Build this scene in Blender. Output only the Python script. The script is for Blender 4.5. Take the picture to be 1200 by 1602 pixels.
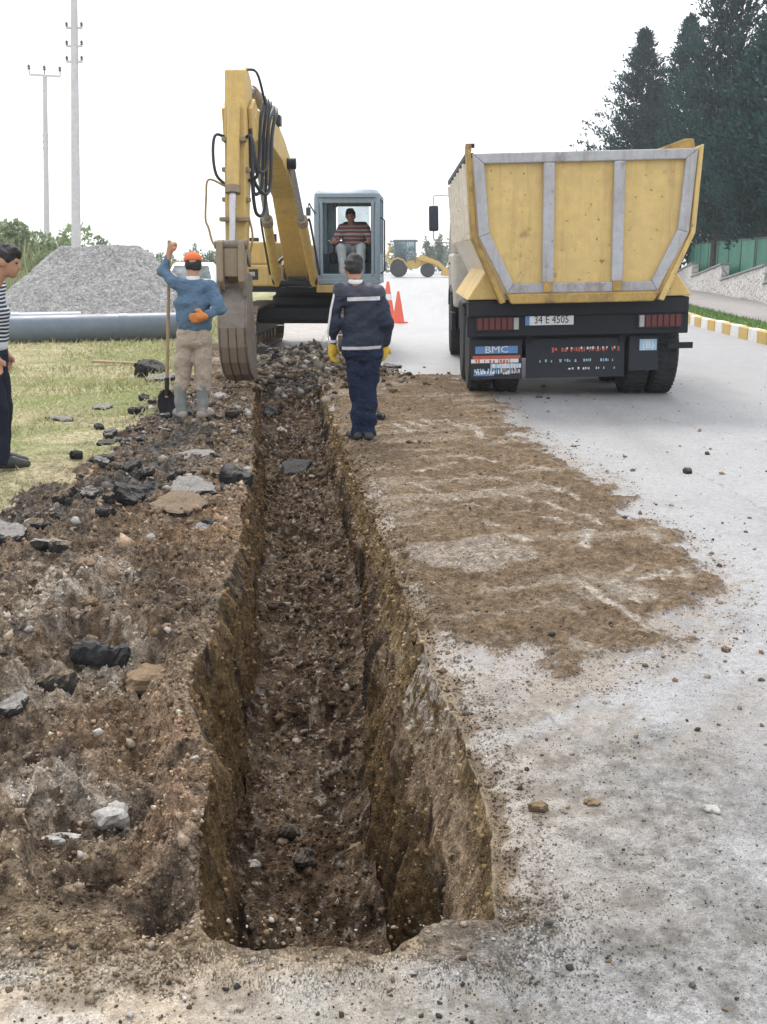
import bpy, math, random
import numpy as np
from mathutils import Matrix, Vector

scene = bpy.context.scene
for o in list(bpy.data.objects):
    bpy.data.objects.remove(o)
C = scene.collection
rad = math.radians

# ------------------------------------------------------------ camera
CAM_H = 1.6
PITCH = rad(13.11)
FPX = 1700.0                      # focal length in pixels of the 1200 x 1602 photograph
cam = bpy.data.cameras.new('camera')
cam.sensor_fit = 'VERTICAL'
cam.sensor_height = 36.0
cam.lens = FPX / 1602 * 36.0
cam.clip_start = 0.05
cam.clip_end = 3000
camo = bpy.data.objects.new('camera', cam)
C.objects.link(camo)
camo.location = (0, 0, CAM_H)
camo.rotation_euler = (math.pi / 2 - PITCH, 0, 0)
scene.camera = camo

# ------------------------------------------------------------ sky: bright overcast
SUN_EL, SUN_AZ = 52.0, -14.0      # azimuth from +Y (ahead), negative = to the left
world = bpy.data.worlds.new('World')
scene.world = world
world.use_nodes = True
nt = world.node_tree
nt.nodes.clear()
w_out = nt.nodes.new('ShaderNodeOutputWorld')
w_bg = nt.nodes.new('ShaderNodeBackground')
w_sky = nt.nodes.new('ShaderNodeTexSky')
w_sky.sky_type = 'NISHITA'
w_sky.sun_disc = False
w_sky.sun_elevation = rad(SUN_EL)
w_sky.sun_rotation = rad(SUN_AZ)
w_sky.dust_density = 3.0
w_mix = nt.nodes.new('ShaderNodeMix')
w_mix.data_type = 'RGBA'
w_tc = nt.nodes.new('ShaderNodeTexCoord')
w_no = nt.nodes.new('ShaderNodeTexNoise')
w_no.inputs['Scale'].default_value = 1.6
w_no.inputs['Detail'].default_value = 5
w_mr = nt.nodes.new('ShaderNodeMapRange')
w_mr.inputs['From Min'].default_value = 0.3
w_mr.inputs['From Max'].default_value = 0.7
w_mr.inputs['To Min'].default_value = 0.80
w_mr.inputs['To Max'].default_value = 0.95
nt.links.new(w_tc.outputs['Generated'], w_no.inputs['Vector'])
nt.links.new(w_no.outputs['Fac'], w_mr.inputs['Value'])
nt.links.new(w_mr.outputs['Result'], w_mix.inputs['Factor'])
nt.links.new(w_sky.outputs['Color'], w_mix.inputs['A'])
w_mix.inputs['B'].default_value = (10.0, 10.2, 10.6, 1)      # the even cloud layer
nt.links.new(w_mix.outputs['Result'], w_bg.inputs['Color'])
w_bg.inputs['Strength'].default_value = 0.10
nt.links.new(w_bg.outputs['Background'], w_out.inputs['Surface'])

sun = bpy.data.lights.new('sun', 'SUN')
sun.energy = 1.5
sun.angle = rad(14)
sun.color = (1.0, 0.96, 0.90)
suno = bpy.data.objects.new('sun', sun)
C.objects.link(suno)
sd = Vector((math.sin(rad(SUN_AZ)) * math.cos(rad(SUN_EL)), math.cos(rad(SUN_AZ)) * math.cos(rad(SUN_EL)), math.sin(rad(SUN_EL))))
suno.rotation_euler = sd.to_track_quat('Z', 'Y').to_euler()
suno.location = sd * 60

vs = scene.view_settings
vs.view_transform = 'Standard'
vs.look = 'None'
vs.exposure = 0.72
vs.gamma = 1.0
vs.use_curve_mapping = False
scene.render.engine = 'CYCLES'
scene.cycles.max_bounces = 6
scene.cycles.volume_bounces = 1

# ------------------------------------------------------------ helpers
def gp(px, py, z=0.0):
    """point of the level z seen at a pixel of the photograph (for survey only)"""
    cx, cy = (px - 600) / FPX, (801 - py) / FPX
    d = (cx, math.cos(PITCH) + cy * math.sin(PITCH), -math.sin(PITCH) + cy * math.cos(PITCH))
    t = (z - CAM_H) / d[2]
    return d[0] * t, d[1] * t

def hash3(ix, iy, iz, seed):
    h = (ix.astype(np.int64) * 374761393 + iy.astype(np.int64) * 668265263 + iz.astype(np.int64) * 2147483647 + seed * 974634777) & 0xFFFFFFFF
    h = ((h ^ (h >> 13)) * 1274126177) & 0xFFFFFFFF
    h = ((h ^ (h >> 16)) * 2246822519) & 0xFFFFFFFF
    h = h ^ (h >> 15)
    return (h & 0xFFFFFF) / float(0xFFFFFF)

def vn2(x, y, seed=0):
    xi, yi = np.floor(x), np.floor(y)
    fx, fy = x - xi, y - yi
    fx = fx * fx * (3 - 2 * fx); fy = fy * fy * (3 - 2 * fy)
    z = np.zeros_like(xi)
    a = hash3(xi, yi, z, seed); b = hash3(xi + 1, yi, z, seed)
    c = hash3(xi, yi + 1, z, seed); d = hash3(xi + 1, yi + 1, z, seed)
    return (a + (b - a) * fx) * (1 - fy) + (c + (d - c) * fx) * fy

def fbm(x, y, scale, octv=4, seed=0, gain=0.5):
    x = np.asarray(x, float); y = np.asarray(y, float)
    s = np.zeros(np.broadcast(x, y).shape); a = 1.0; t = 0.0
    c, q = math.cos(0.6), math.sin(0.6)
    px, py = x * scale, y * scale
    for i in range(octv):
        s += a * vn2(px, py, seed + i * 17); t += a; a *= gain
        px, py = (px * c - py * q) * 2.03 + 5.2, (px * q + py * c) * 2.03 + 1.7
    return s / t

def sm(a, b, x):
    t = np.clip((x - a) / (b - a), 0, 1)
    return t * t * (3 - 2 * t)

def poly_sdf(px, py, poly):
    """signed distance to a closed polygon, negative inside"""
    px = np.asarray(px, float); py = np.asarray(py, float)
    d = np.full(px.shape, 1e9); ins = np.zeros(px.shape, bool)
    n = len(poly)
    for i in range(n):
        ax, ay = poly[i]; bx, by = poly[(i + 1) % n]
        ex, ey = bx - ax, by - ay
        t = np.clip(((px - ax) * ex + (py - ay) * ey) / (ex * ex + ey * ey + 1e-12), 0, 1)
        d = np.minimum(d, np.hypot(px - ax - ex * t, py - ay - ey * t))
        cr = ((ay > py) != (by > py)) & (px < (bx - ax) * (py - ay) / (by - ay + 1e-12) + ax)
        ins ^= cr
    return np.where(ins, -d, d)

def seg_dist(px, py, pts):
    d = np.full(np.shape(px), 1e9)
    for (ax, ay), (bx, by) in zip(pts[:-1], pts[1:]):
        ex, ey = bx - ax, by - ay
        t = np.clip(((px - ax) * ex + (py - ay) * ey) / (ex * ex + ey * ey + 1e-12), 0, 1)
        d = np.minimum(d, np.hypot(px - ax - ex * t, py - ay - ey * t))
    return d

def mesh_arrays(name, V, F, mat=None, parent=None, smooth=False, col=None):
    """V (n,3); F (m,3 or 4)"""
    V = np.asarray(V, np.float32); F = np.asarray(F, np.int32)
    me = bpy.data.meshes.new(name)
    me.vertices.add(len(V)); me.vertices.foreach_set('co', V.ravel())
    k = F.shape[1]
    me.loops.add(F.size); me.loops.foreach_set('vertex_index', F.ravel())
    me.polygons.add(len(F))
    me.polygons.foreach_set('loop_start', np.arange(0, F.size, k, dtype=np.int32))
    me.polygons.foreach_set('loop_total', np.full(len(F), k, np.int32))
    if smooth:
        me.polygons.foreach_set('use_smooth', np.ones(len(F), bool))
    if col is not None:
        a = me.color_attributes.new('Col', 'FLOAT_COLOR', 'POINT')
        cc = np.ones((len(V), 4), np.float32); cc[:, :3] = col
        a.data.foreach_set('color', cc.ravel())
    me.update(calc_edges=True)
    me.validate()
    if mat: me.materials.append(mat)
    return link(name, me, parent)

def link(name, me, parent=None):
    o = bpy.data.objects.new(name, me)
    C.objects.link(o)
    if parent: o.parent = parent
    return o

def tag(o, label=None, cat=None, group=None, kind=None):
    if label: o['label'] = label
    if cat: o['category'] = cat
    if group: o['group'] = group
    if kind: o['kind'] = kind
    return o

def thing(name, label, cat, loc=(0, 0, 0), rz=0.0, group=None):
    o = link(name, None)
    o.location = loc; o.rotation_euler = (0, 0, rz)
    return tag(o, label, cat, group)

def copy_part(src, parent, loc=None, rot=None, name=None):
    o = src.copy(); C.objects.link(o); o.parent = parent
    if loc is not None: o.location = loc
    if rot is not None: o.rotation_euler = rot
    return o

class MB:
    def __init__(s):
        s.v = []; s.f = []
    def add(s, vs, fs):
        n = len(s.v)
        s.v += [tuple(v) for v in vs]
        s.f += [tuple(i + n for i in f) for f in fs]
        return s
    def hexa(s, p):      # p: 4 bottom (ccw from above) then 4 top
        return s.add(p, [(3, 2, 1, 0), (4, 5, 6, 7), (0, 1, 5, 4), (1, 2, 6, 5), (2, 3, 7, 6), (3, 0, 4, 7)])
    def box(s, c, d, R=None):
        hx, hy, hz = d[0] / 2, d[1] / 2, d[2] / 2
        p = [Vector((x * hx, y * hy, z * hz)) for z in (-1, 1) for x, y in ((-1, -1), (1, -1), (1, 1), (-1, 1))]
        if R is not None: p = [R @ q for q in p]
        return s.hexa([q + Vector(c) for q in p])
    def beam(s, a, b, w, h, up=(0, 0, 1)):
        a, b = Vector(a), Vector(b)
        t = (b - a).normalized(); x = t.cross(Vector(up))
        if x.length < 1e-4: x = t.cross(Vector((0, 1, 0)))
        x.normalize(); y = x.cross(t)
        p = [q + x * (sx * w / 2) + y * (sy * h / 2) for q in (a, b) for sx, sy in ((-1, -1), (1, -1), (1, 1), (-1, 1))]
        return s.hexa(p)
    def cyl(s, a, b, r1, r2=None, n=14, caps=True):
        r2 = r1 if r2 is None else r2
        return s.tube([a, b], [r1, r2], n, caps)
    def tube(s, pts, r, n=8, caps=True):
        pts = [Vector(p) for p in pts]
        if not hasattr(r, '__len__'): r = [r] * len(pts)
        vs, fs = [], []
        prev = None
        for i, p in enumerate(pts):
            t = (pts[min(i + 1, len(pts) - 1)] - pts[max(i - 1, 0)]).normalized()
            if prev is None:
                x = t.cross(Vector((0, 0, 1)))
                if x.length < 1e-3: x = t.cross(Vector((1, 0, 0)))
            else:
                x = prev - t * prev.dot(t)
            x.normalize(); prev = x; y = t.cross(x)
            for k in range(n):
                a = 2 * math.pi * k / n
                vs.append(p + (x * math.cos(a) + y * math.sin(a)) * r[i])
        for i in range(len(pts) - 1):
            for k in range(n):
                k2 = (k + 1) % n
                fs.append((i * n + k, i * n + k2, (i + 1) * n + k2, (i + 1) * n + k))
        if caps:
            fs.append(tuple(reversed(range(n)))); fs.append(tuple(range((len(pts) - 1) * n, len(pts) * n)))
        return s.add(vs, fs)
    def stube(s, pts, r, n=8, k=5):
        """tube along a smooth curve through the points"""
        p = [Vector(q) for q in pts]; p = [p[0] * 2 - p[1]] + p + [p[-1] * 2 - p[-2]]; out = []
        for i in range(1, len(p) - 2):
            for j in range(k):
                t = j / k
                out.append(.5 * ((2 * p[i]) + (p[i + 1] - p[i - 1]) * t + (2 * p[i - 1] - 5 * p[i] + 4 * p[i + 1] - p[i + 2]) * t * t + (3 * p[i] - p[i - 1] - 3 * p[i + 1] + p[i + 2]) * t ** 3))
        out.append(p[-2])
        return s.tube(out, r, n)
    def prism(s, poly, axis, t0, t1):
        """poly of 2-d points extruded along axis; axis 'x': poly=(y,z), 'y': (x,z), 'z': (x,y)"""
        def P(a, t): return {'x': (t, a[0], a[1]), 'y': (a[0], t, a[1]), 'z': (a[0], a[1], t)}[axis]
        n = len(poly)
        vs = [P(a, t0) for a in poly] + [P(a, t1) for a in poly]
        fs = [tuple(range(n)), tuple(reversed(range(n, 2 * n)))] + [(i, n + i, n + (i + 1) % n, (i + 1) % n) for i in range(n)]
        return s.add(vs, fs)
    def lathe(s, prof, n=20, axis='z', o=(0, 0, 0)):
        """prof: list of (radius, height)"""
        vs, fs = [], []
        for r, h in prof:
            for k in range(n):
                a = 2 * math.pi * k / n; c, d = r * math.cos(a), r * math.sin(a)
                q = {'z': (c, d, h), 'x': (h, c, d), 'y': (d, h, c)}[axis]
                vs.append((q[0] + o[0], q[1] + o[1], q[2] + o[2]))
        for i in range(len(prof) - 1):
            for k in range(n):
                k2 = (k + 1) % n
                fs.append((i * n + k, i * n + k2, (i + 1) * n + k2, (i + 1) * n + k))
        fs.append(tuple(reversed(range(n)))); fs.append(tuple(range((len(prof) - 1) * n, len(prof) * n)))
        return s.add(vs, fs)
    def loft(s, rings, close_ends=True):
        n = len(rings[0]); vs = [p for r in rings for p in r]; fs = []
        for i in range(len(rings) - 1):
            for k in range(n):
                k2 = (k + 1) % n
                fs.append((i * n + k, i * n + k2, (i + 1) * n + k2, (i + 1) * n + k))
        if close_ends:
            fs.append(tuple(reversed(range(n)))); fs.append(tuple(range((len(rings) - 1) * n, len(rings) * n)))
        return s.add(vs, fs)
    def xf(s, M):
        s.v = [tuple(M @ Vector(v)) for v in s.v]
        return s
    def build(s, name, mat, parent=None, smooth=False, bevel=0.0, seg=2):
        me = bpy.data.meshes.new(name)
        me.from_pydata(s.v, [], s.f)
        import bmesh as _b
        bm = _b.new(); bm.from_mesh(me); _b.ops.recalc_face_normals(bm, faces=bm.faces); bm.to_mesh(me); bm.free()
        if mat: me.materials.append(mat)
        if smooth:
            for p in me.polygons: p.use_smooth = True
            try: me.set_sharp_from_angle(angle=rad(38))
            except Exception: pass
        o = link(name, me, parent)
        if bevel:
            m = o.modifiers.new('bevel', 'BEVEL'); m.width = bevel; m.segments = seg; m.limit_method = 'ANGLE'; m.angle_limit = rad(40)
        return o

# ------------------------------------------------------------ materials
def new_mat(name):
    m = bpy.data.materials.new(name); m.use_nodes = True
    t = m.node_tree
    return m, t, t.nodes['Principled BSDF']

def N(t, kind, **kw):
    n = t.nodes.new(kind)
    for k, v in kw.items():
        if k in n.inputs: n.inputs[k].default_value = v
        else: setattr(n, k, v)
    return n

def mixc(t, fac, a, b, blend='MIX'):
    n = t.nodes.new('ShaderNodeMix'); n.data_type = 'RGBA'; n.blend_type = blend
    for s, v in (('Factor', fac), ('A', a), ('B', b)):
        if isinstance(v, bpy.types.NodeSocket): t.links.new(v, n.inputs[s])
        elif s == 'Factor': n.inputs[s].default_value = v
        else: n.inputs[s].default_value = (*v[:3], 1)
    return n.outputs['Result']

def ramp(t, val, lo, hi, a=0.0, b=1.0):
    n = N(t, 'ShaderNodeMapRange'); n.clamp = True
    n.inputs['From Min'].default_value = lo; n.inputs['From Max'].default_value = hi
    n.inputs['To Min'].default_value = a; n.inputs['To Max'].default_value = b
    t.links.new(val, n.inputs['Value'])
    return n.outputs['Result']

def noise(t, vec, scale, detail=5, rough=0.6):
    n = N(t, 'ShaderNodeTexNoise', Scale=scale, Detail=detail, Roughness=rough)
    t.links.new(vec, n.inputs['Vector'])
    return n.outputs['Fac']

def bump(t, bs, height, strength, dist):
    b = N(t, 'ShaderNodeBump', Strength=strength, Distance=dist)
    t.links.new(height, b.inputs['Height']); t.links.new(b.outputs['Normal'], bs.inputs['Normal'])

def paint(name, col, rough=0.45, dirt=(0.22, 0.17, 0.12), amt=0.35, scale=3.0, chips=None, streak=None, metal=0.0, spec=0.5, bumpd=0.0):
    """worn paint, fabric, rubber, metal: colour with broad tone variation, dirt film and optional chips"""
    m, t, b = new_mat(name)
    tc = N(t, 'ShaderNodeTexCoord').outputs['Object']
    n1 = noise(t, tc, scale, 6, 0.65)
    n2 = noise(t, tc, scale * 7, 4, 0.6)
    c = mixc(t, ramp(t, n2, 0.3, 0.75), [x * 0.86 for x in col], [min(1, x * 1.08) for x in col])
    c = mixc(t, ramp(t, n1, 0.45, 0.8, 0, amt), c, dirt)
    if streak:
        mp = N(t, 'ShaderNodeMapping'); mp.inputs['Scale'].default_value = (9, 9, .7); t.links.new(tc, mp.inputs['Vector'])
        ns = noise(t, mp.outputs[0], 1.0, 6, 0.7)
        c = mixc(t, ramp(t, ns, 0.50, 0.72, 0, .75), c, streak)
        sp_ = noise(t, tc, 2.2, 6, 0.75)
        c = mixc(t, ramp(t, sp_, 0.60, 0.68, 0, .6), c, [x * .45 for x in streak])
    if chips:
        n3 = noise(t, tc, scale * 9.0, 6, 0.7)
        c = mixc(t, ramp(t, n3, 0.635, 0.665), c, chips)
    t.links.new(c, b.inputs['Base Color'])
    b.inputs['Metallic'].default_value = metal
    b.inputs['Specular IOR Level'].default_value = spec
    t.links.new(ramp(t, n1, 0.3, 0.8, rough, min(1, rough + 0.25)), b.inputs['Roughness'])
    if bumpd:
        n5 = noise(t, tc, 11.0, 4, 0.6)
        ad = N(t, 'ShaderNodeMath', operation='MULTIPLY_ADD'); t.links.new(n5, ad.inputs[0]); ad.inputs[1].default_value = 4.0; t.links.new(n2, ad.inputs[2])
        bump(t, b, ad.outputs[0], 0.8, bumpd * 1.6)
    return m

M = {}
M['ex_yellow'] = paint('excavator_yellow', (0.58, 0.395, 0.115), 0.42, (0.40, 0.30, 0.18), 0.65, 1.8, streak=(.36, .26, .14))
M['ex_dirty'] = paint('dusty_yellow_steel', (0.26, 0.205, 0.14), 0.7, (0.22, 0.17, 0.13), 0.85, 3.5)
M['bucket'] = paint('earth_worn_steel', (0.21, 0.18, 0.155), 0.55, (0.12, 0.09, 0.065), 0.8, 3.0, metal=0.25, bumpd=0.004)
M['track'] = paint('track_steel', (0.23, 0.18, 0.14), 0.6, (0.30, 0.22, 0.15), 0.85, 5.0, metal=0.3)
M['dark_steel'] = paint('dark_steel', (0.010, 0.013, 0.020), 0.5, (0.05, 0.045, 0.042), 0.35, 3.0, spec=.3)
M['cab_shade_grey'] = paint('cab_shaded_blue_grey', (0.23, 0.30, 0.36), 0.4, (0.25, 0.22, 0.18), 0.3, 2.0)  # pale cab paint; the blue-grey cast of its shade is put into the colour
M['chrome'] = paint('chrome_rod', (0.45, 0.45, 0.46), 0.2, (0.3, 0.26, 0.2), 0.3, 4.0, metal=0.9)
M['hose'] = paint('hydraulic_hose', (0.018, 0.024, 0.034), 0.45, (0.08, 0.07, 0.06), 0.3, 8.0)
M['pipe_steel'] = paint('hydraulic_pipe', (0.30, 0.23, 0.10), 0.5, (0.18, 0.14, 0.1), 0.6, 6.0)
M['tr_yellow'] = paint('truck_yellow', (0.63, 0.455, 0.17), 0.5, (0.48, 0.35, 0.19), 0.45, 1.3, chips=(0.10, 0.07, 0.05), streak=(.40, .27, .12))
M['tr_grey'] = paint('truck_grey_frame', (0.42, 0.43, 0.46), 0.5, (0.27, 0.24, 0.22), 0.5, 2.5, chips=(0.16, 0.10, 0.07), streak=(.24, .20, .17))
M['tr_rust'] = paint('rusty_grey_frame', (0.36, 0.36, 0.38), 0.6, (0.17, 0.10, 0.06), 0.9, 6.0, chips=(0.09, 0.055, 0.04), streak=(.20, .13, .09))
M['tr_worn'] = paint('worn_yellow_lip', (0.44, 0.29, 0.08), 0.6, (0.10, 0.07, 0.05), 0.95, 5.0, chips=(0.07, 0.05, 0.04))
M['tr_white'] = paint('truck_cream', (0.62, 0.58, 0.52), 0.4, (0.36, 0.28, 0.2), 0.5, 1.5)
M['rubber'] = paint('tyre_rubber', (0.016, 0.018, 0.022), 0.8, (0.10, 0.085, 0.07), 0.5, 3.0, bumpd=0.004)
M['flap'] = paint('rubber_flap', (0.010, 0.015, 0.024), 0.6, (0.05, 0.045, 0.042), 0.5, 4.0)
M['rim'] = paint('wheel_rim', (0.24, 0.25, 0.27), 0.5, (0.2, 0.16, 0.12), 0.7, 5.0)
M['red_lens'] = paint('red_lens', (0.11, 0.012, 0.012), 0.3, (0.08, 0.05, 0.04), 0.5, 8.0)
M['clear_lens'] = paint('clear_lens', (0.40, 0.40, 0.40), 0.25, (0.2, 0.18, 0.16), 0.5, 8.0)
M['white'] = paint('white_print', (0.74, 0.75, 0.76), 0.5, (0.35, 0.3, 0.26), 0.35, 9.0)
M['black'] = paint('black_print', (0.015, 0.015, 0.018), 0.5, (0.08, 0.07, 0.06), 0.2, 9.0)
M['red_print'] = paint('red_print', (0.50, 0.10, 0.06), 0.5, (0.2, 0.15, 0.12), 0.5, 9.0)
M['blue_print'] = paint('blue_print', (0.10, 0.24, 0.50), 0.5, (0.2, 0.17, 0.15), 0.4, 9.0)
M['sky_print'] = paint('pale_blue_print', (0.36, 0.54, 0.68), 0.5, (0.25, 0.22, 0.2), 0.4, 9.0)
M['skin'] = paint('skin', (0.42, 0.23, 0.15), 0.5, (0.30, 0.13, 0.08), 0.3, 14.0, spec=0.3)
M['hair'] = paint('dark_hair', (0.014, 0.012, 0.013), 0.55, (0.03, 0.025, 0.02), 0.5, 30.0, bumpd=0.006)
M['hair_grey'] = paint('greying_hair', (0.020, 0.019, 0.020), 0.6, (0.06, 0.058, 0.056), 0.5, 30.0, bumpd=0.006)
M['orange'] = paint('orange_cloth', (0.72, 0.16, 0.045), 0.8, (0.4, 0.11, 0.05), 0.4, 12.0)
M['glove'] = paint('orange_glove', (0.60, 0.21, 0.045), 0.8, (0.25, 0.12, 0.06), 0.6, 18.0)
M['yellow_glove'] = paint('yellow_glove', (0.62, 0.40, 0.04), 0.8, (0.32, 0.2, 0.06), 0.5, 18.0)
M['sweater'] = paint('blue_sweater', (0.105, 0.175, 0.265), 0.95, (0.16, 0.20, 0.25), 0.6, 7.0, spec=0.1, bumpd=0.010)
M['khaki'] = paint('khaki_cotton', (0.44, 0.365, 0.30), 0.95, (0.27, 0.21, 0.16), 0.6, 6.0, spec=0.1, bumpd=0.010)
M['boot'] = paint('grey_rubber_boot', (0.17, 0.19, 0.19), 0.5, (0.36, 0.31, 0.26), 0.8, 6.0)
M['boot_foot'] = paint('muddy_boot_foot', (0.33, 0.30, 0.27), 0.7, (0.24, 0.19, 0.14), 0.8, 9.0)
M['navy'] = paint('navy_jacket', (0.020, 0.030, 0.058), 0.6, (0.05, 0.065, 0.10), 0.5, 6.0, spec=0.3, bumpd=0.003)
M['jeans'] = paint('dark_blue_jeans', (0.017, 0.026, 0.055), 0.9, (0.04, 0.05, 0.085), 0.6, 7.0, spec=0.1, bumpd=0.008)
M['dark_trousers'] = paint('dark_trousers', (0.014, 0.017, 0.032), 0.9, (0.04, 0.04, 0.05), 0.4, 8.0, spec=0.15, bumpd=0.003)
M['shoe'] = paint('dark_shoe', (0.018, 0.018, 0.022), 0.5, (0.14, 0.11, 0.085), 0.5, 14.0)
M['pale_trousers'] = paint('pale_trousers', (0.46, 0.50, 0.52), 0.95, (0.3, 0.3, 0.3), 0.4, 9.0, spec=0.1)
M['wood'] = paint('weathered_wood', (0.33, 0.24, 0.14), 0.8, (0.16, 0.12, 0.085), 0.6, 20.0)
M['gvc'] = paint('grey_plastic_pipe', (0.13, 0.165, 0.21), 0.38, (0.26, 0.25, 0.24), 0.4, 1.2)
M['pole'] = paint('pole_concrete', (0.60, 0.59, 0.62), 0.9, (0.48, 0.47, 0.48), 0.5, 1.0)
M['insul'] = paint('insulator', (0.12, 0.10, 0.10), 0.4, (0.2, 0.18, 0.16), 0.3, 9.0)
M['cone'] = paint('cone_orange', (0.80, 0.13, 0.07), 0.5, (0.5, 0.2, 0.13), 0.4, 5.0)
M['kerb_y'] = paint('kerb_yellow', (0.56, 0.38, 0.10), 0.85, (0.35, 0.28, 0.19), 0.7, 4.0)
M['kerb_w'] = paint('kerb_white', (0.72, 0.71, 0.68), 0.85, (0.42, 0.38, 0.33), 0.5, 4.0)
M['pave'] = paint('pavement_concrete', (0.33, 0.31, 0.30), 0.95, (0.24, 0.22, 0.20), 0.6, 0.7, spec=0.2)
M['coping'] = paint('wall_coping', (0.30, 0.31, 0.31), 0.9, (0.16, 0.15, 0.14), 0.6, 2.0)
M['green_panel'] = paint('green_panel', (0.035, 0.20, 0.135), 0.55, (0.05, 0.14, 0.11), 0.5, 1.0)
M['green_post'] = paint('green_post', (0.02, 0.075, 0.06), 0.55, (0.05, 0.07, 0.06), 0.5, 2.0)
M['bark'] = paint('bark', (0.075, 0.055, 0.045), 0.95, (0.03, 0.025, 0.022), 0.6, 6.0, bumpd=0.02)
M['car_white'] = paint('car_white', (0.78, 0.79, 0.79), 0.3, (0.5, 0.47, 0.42), 0.3, 1.0)
M['ld_yellow'] = paint('loader_yellow', (0.62, 0.40, 0.08), 0.5, (0.42, 0.31, 0.17), 0.5, 1.0)
M['ld_grey'] = paint('loader_grey', (0.12, 0.15, 0.17), 0.5, (0.2, 0.18, 0.15), 0.4, 1.0)
M['seat'] = paint('seat_fabric', (0.018, 0.022, 0.03), 0.9, (0.05, 0.05, 0.05), 0.4, 6.0)

def glass_mat(name, tint, alpha):
    m, t, b = new_mat(name)
    b.inputs['Base Color'].default_value = (*tint, 1)
    b.inputs['Roughness'].default_value = 0.04
    tr = N(t, 'ShaderNodeBsdfTransparent')
    tr.inputs['Color'].default_value = (0.86, 0.92, 0.93, 1)
    tc = N(t, 'ShaderNodeTexCoord').outputs['Object']
    mx = N(t, 'ShaderNodeMixShader')
    t.links.new(ramp(t, noise(t, tc, 2.5, 4), 0.3, 0.8, alpha * 0.7, min(1, alpha * 1.4)), mx.inputs[0])
    t.links.new(tr.outputs[0], mx.inputs[1]); t.links.new(b.outputs[0], mx.inputs[2])
    t.links.new(mx.outputs[0], t.nodes['Material Output'].inputs['Surface'])
    return m
M['glass'] = glass_mat('cab_glass', (0.10, 0.15, 0.18), 0.28)
M['glass_dark'] = glass_mat('tinted_glass', (0.02, 0.03, 0.04), 0.75)
M['mirror'] = paint('mirror_back', (0.03, 0.04, 0.06), 0.4, (0.1, 0.1, 0.1), 0.3, 6.0)

def stripes(name, base, ribs, axis='Z', off=0.0, rough=0.9):
    """horizontal print bands; ribs = list of (z centre, half width, colour) in object space"""
    m, t, b = new_mat(name)
    tc = N(t, 'ShaderNodeTexCoord').outputs['Object']
    sp = N(t, 'ShaderNodeSeparateXYZ'); t.links.new(tc, sp.inputs[0])
    n2 = noise(t, tc, 14.0, 4)
    wob = N(t, 'ShaderNodeMath', operation='MULTIPLY_ADD')
    t.links.new(noise(t, tc, 4.0, 2), wob.inputs[0]); wob.inputs[1].default_value = 0.03; t.links.new(sp.outputs[axis], wob.inputs[2])
    c = mixc(t, ramp(t, n2, 0.3, 0.75), [x * 0.8 for x in base], base)
    for z, h, col in ribs:
        d = N(t, 'ShaderNodeMath', operation='SUBTRACT'); t.links.new(wob.outputs[0], d.inputs[0]); d.inputs[1].default_value = z + 0.015
        a = N(t, 'ShaderNodeMath', operation='ABSOLUTE'); t.links.new(d.outputs[0], a.inputs[0])
        c = mixc(t, ramp(t, a.outputs[0], h * 0.8, h * 1.15, 1, 0), c, col)
    t.links.new(c, b.inputs['Base Color']); b.inputs['Roughness'].default_value = rough
    b.inputs['Specular IOR Level'].default_value = 0.15
    bump(t, b, n2, 0.4, 0.004)
    return m

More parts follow.
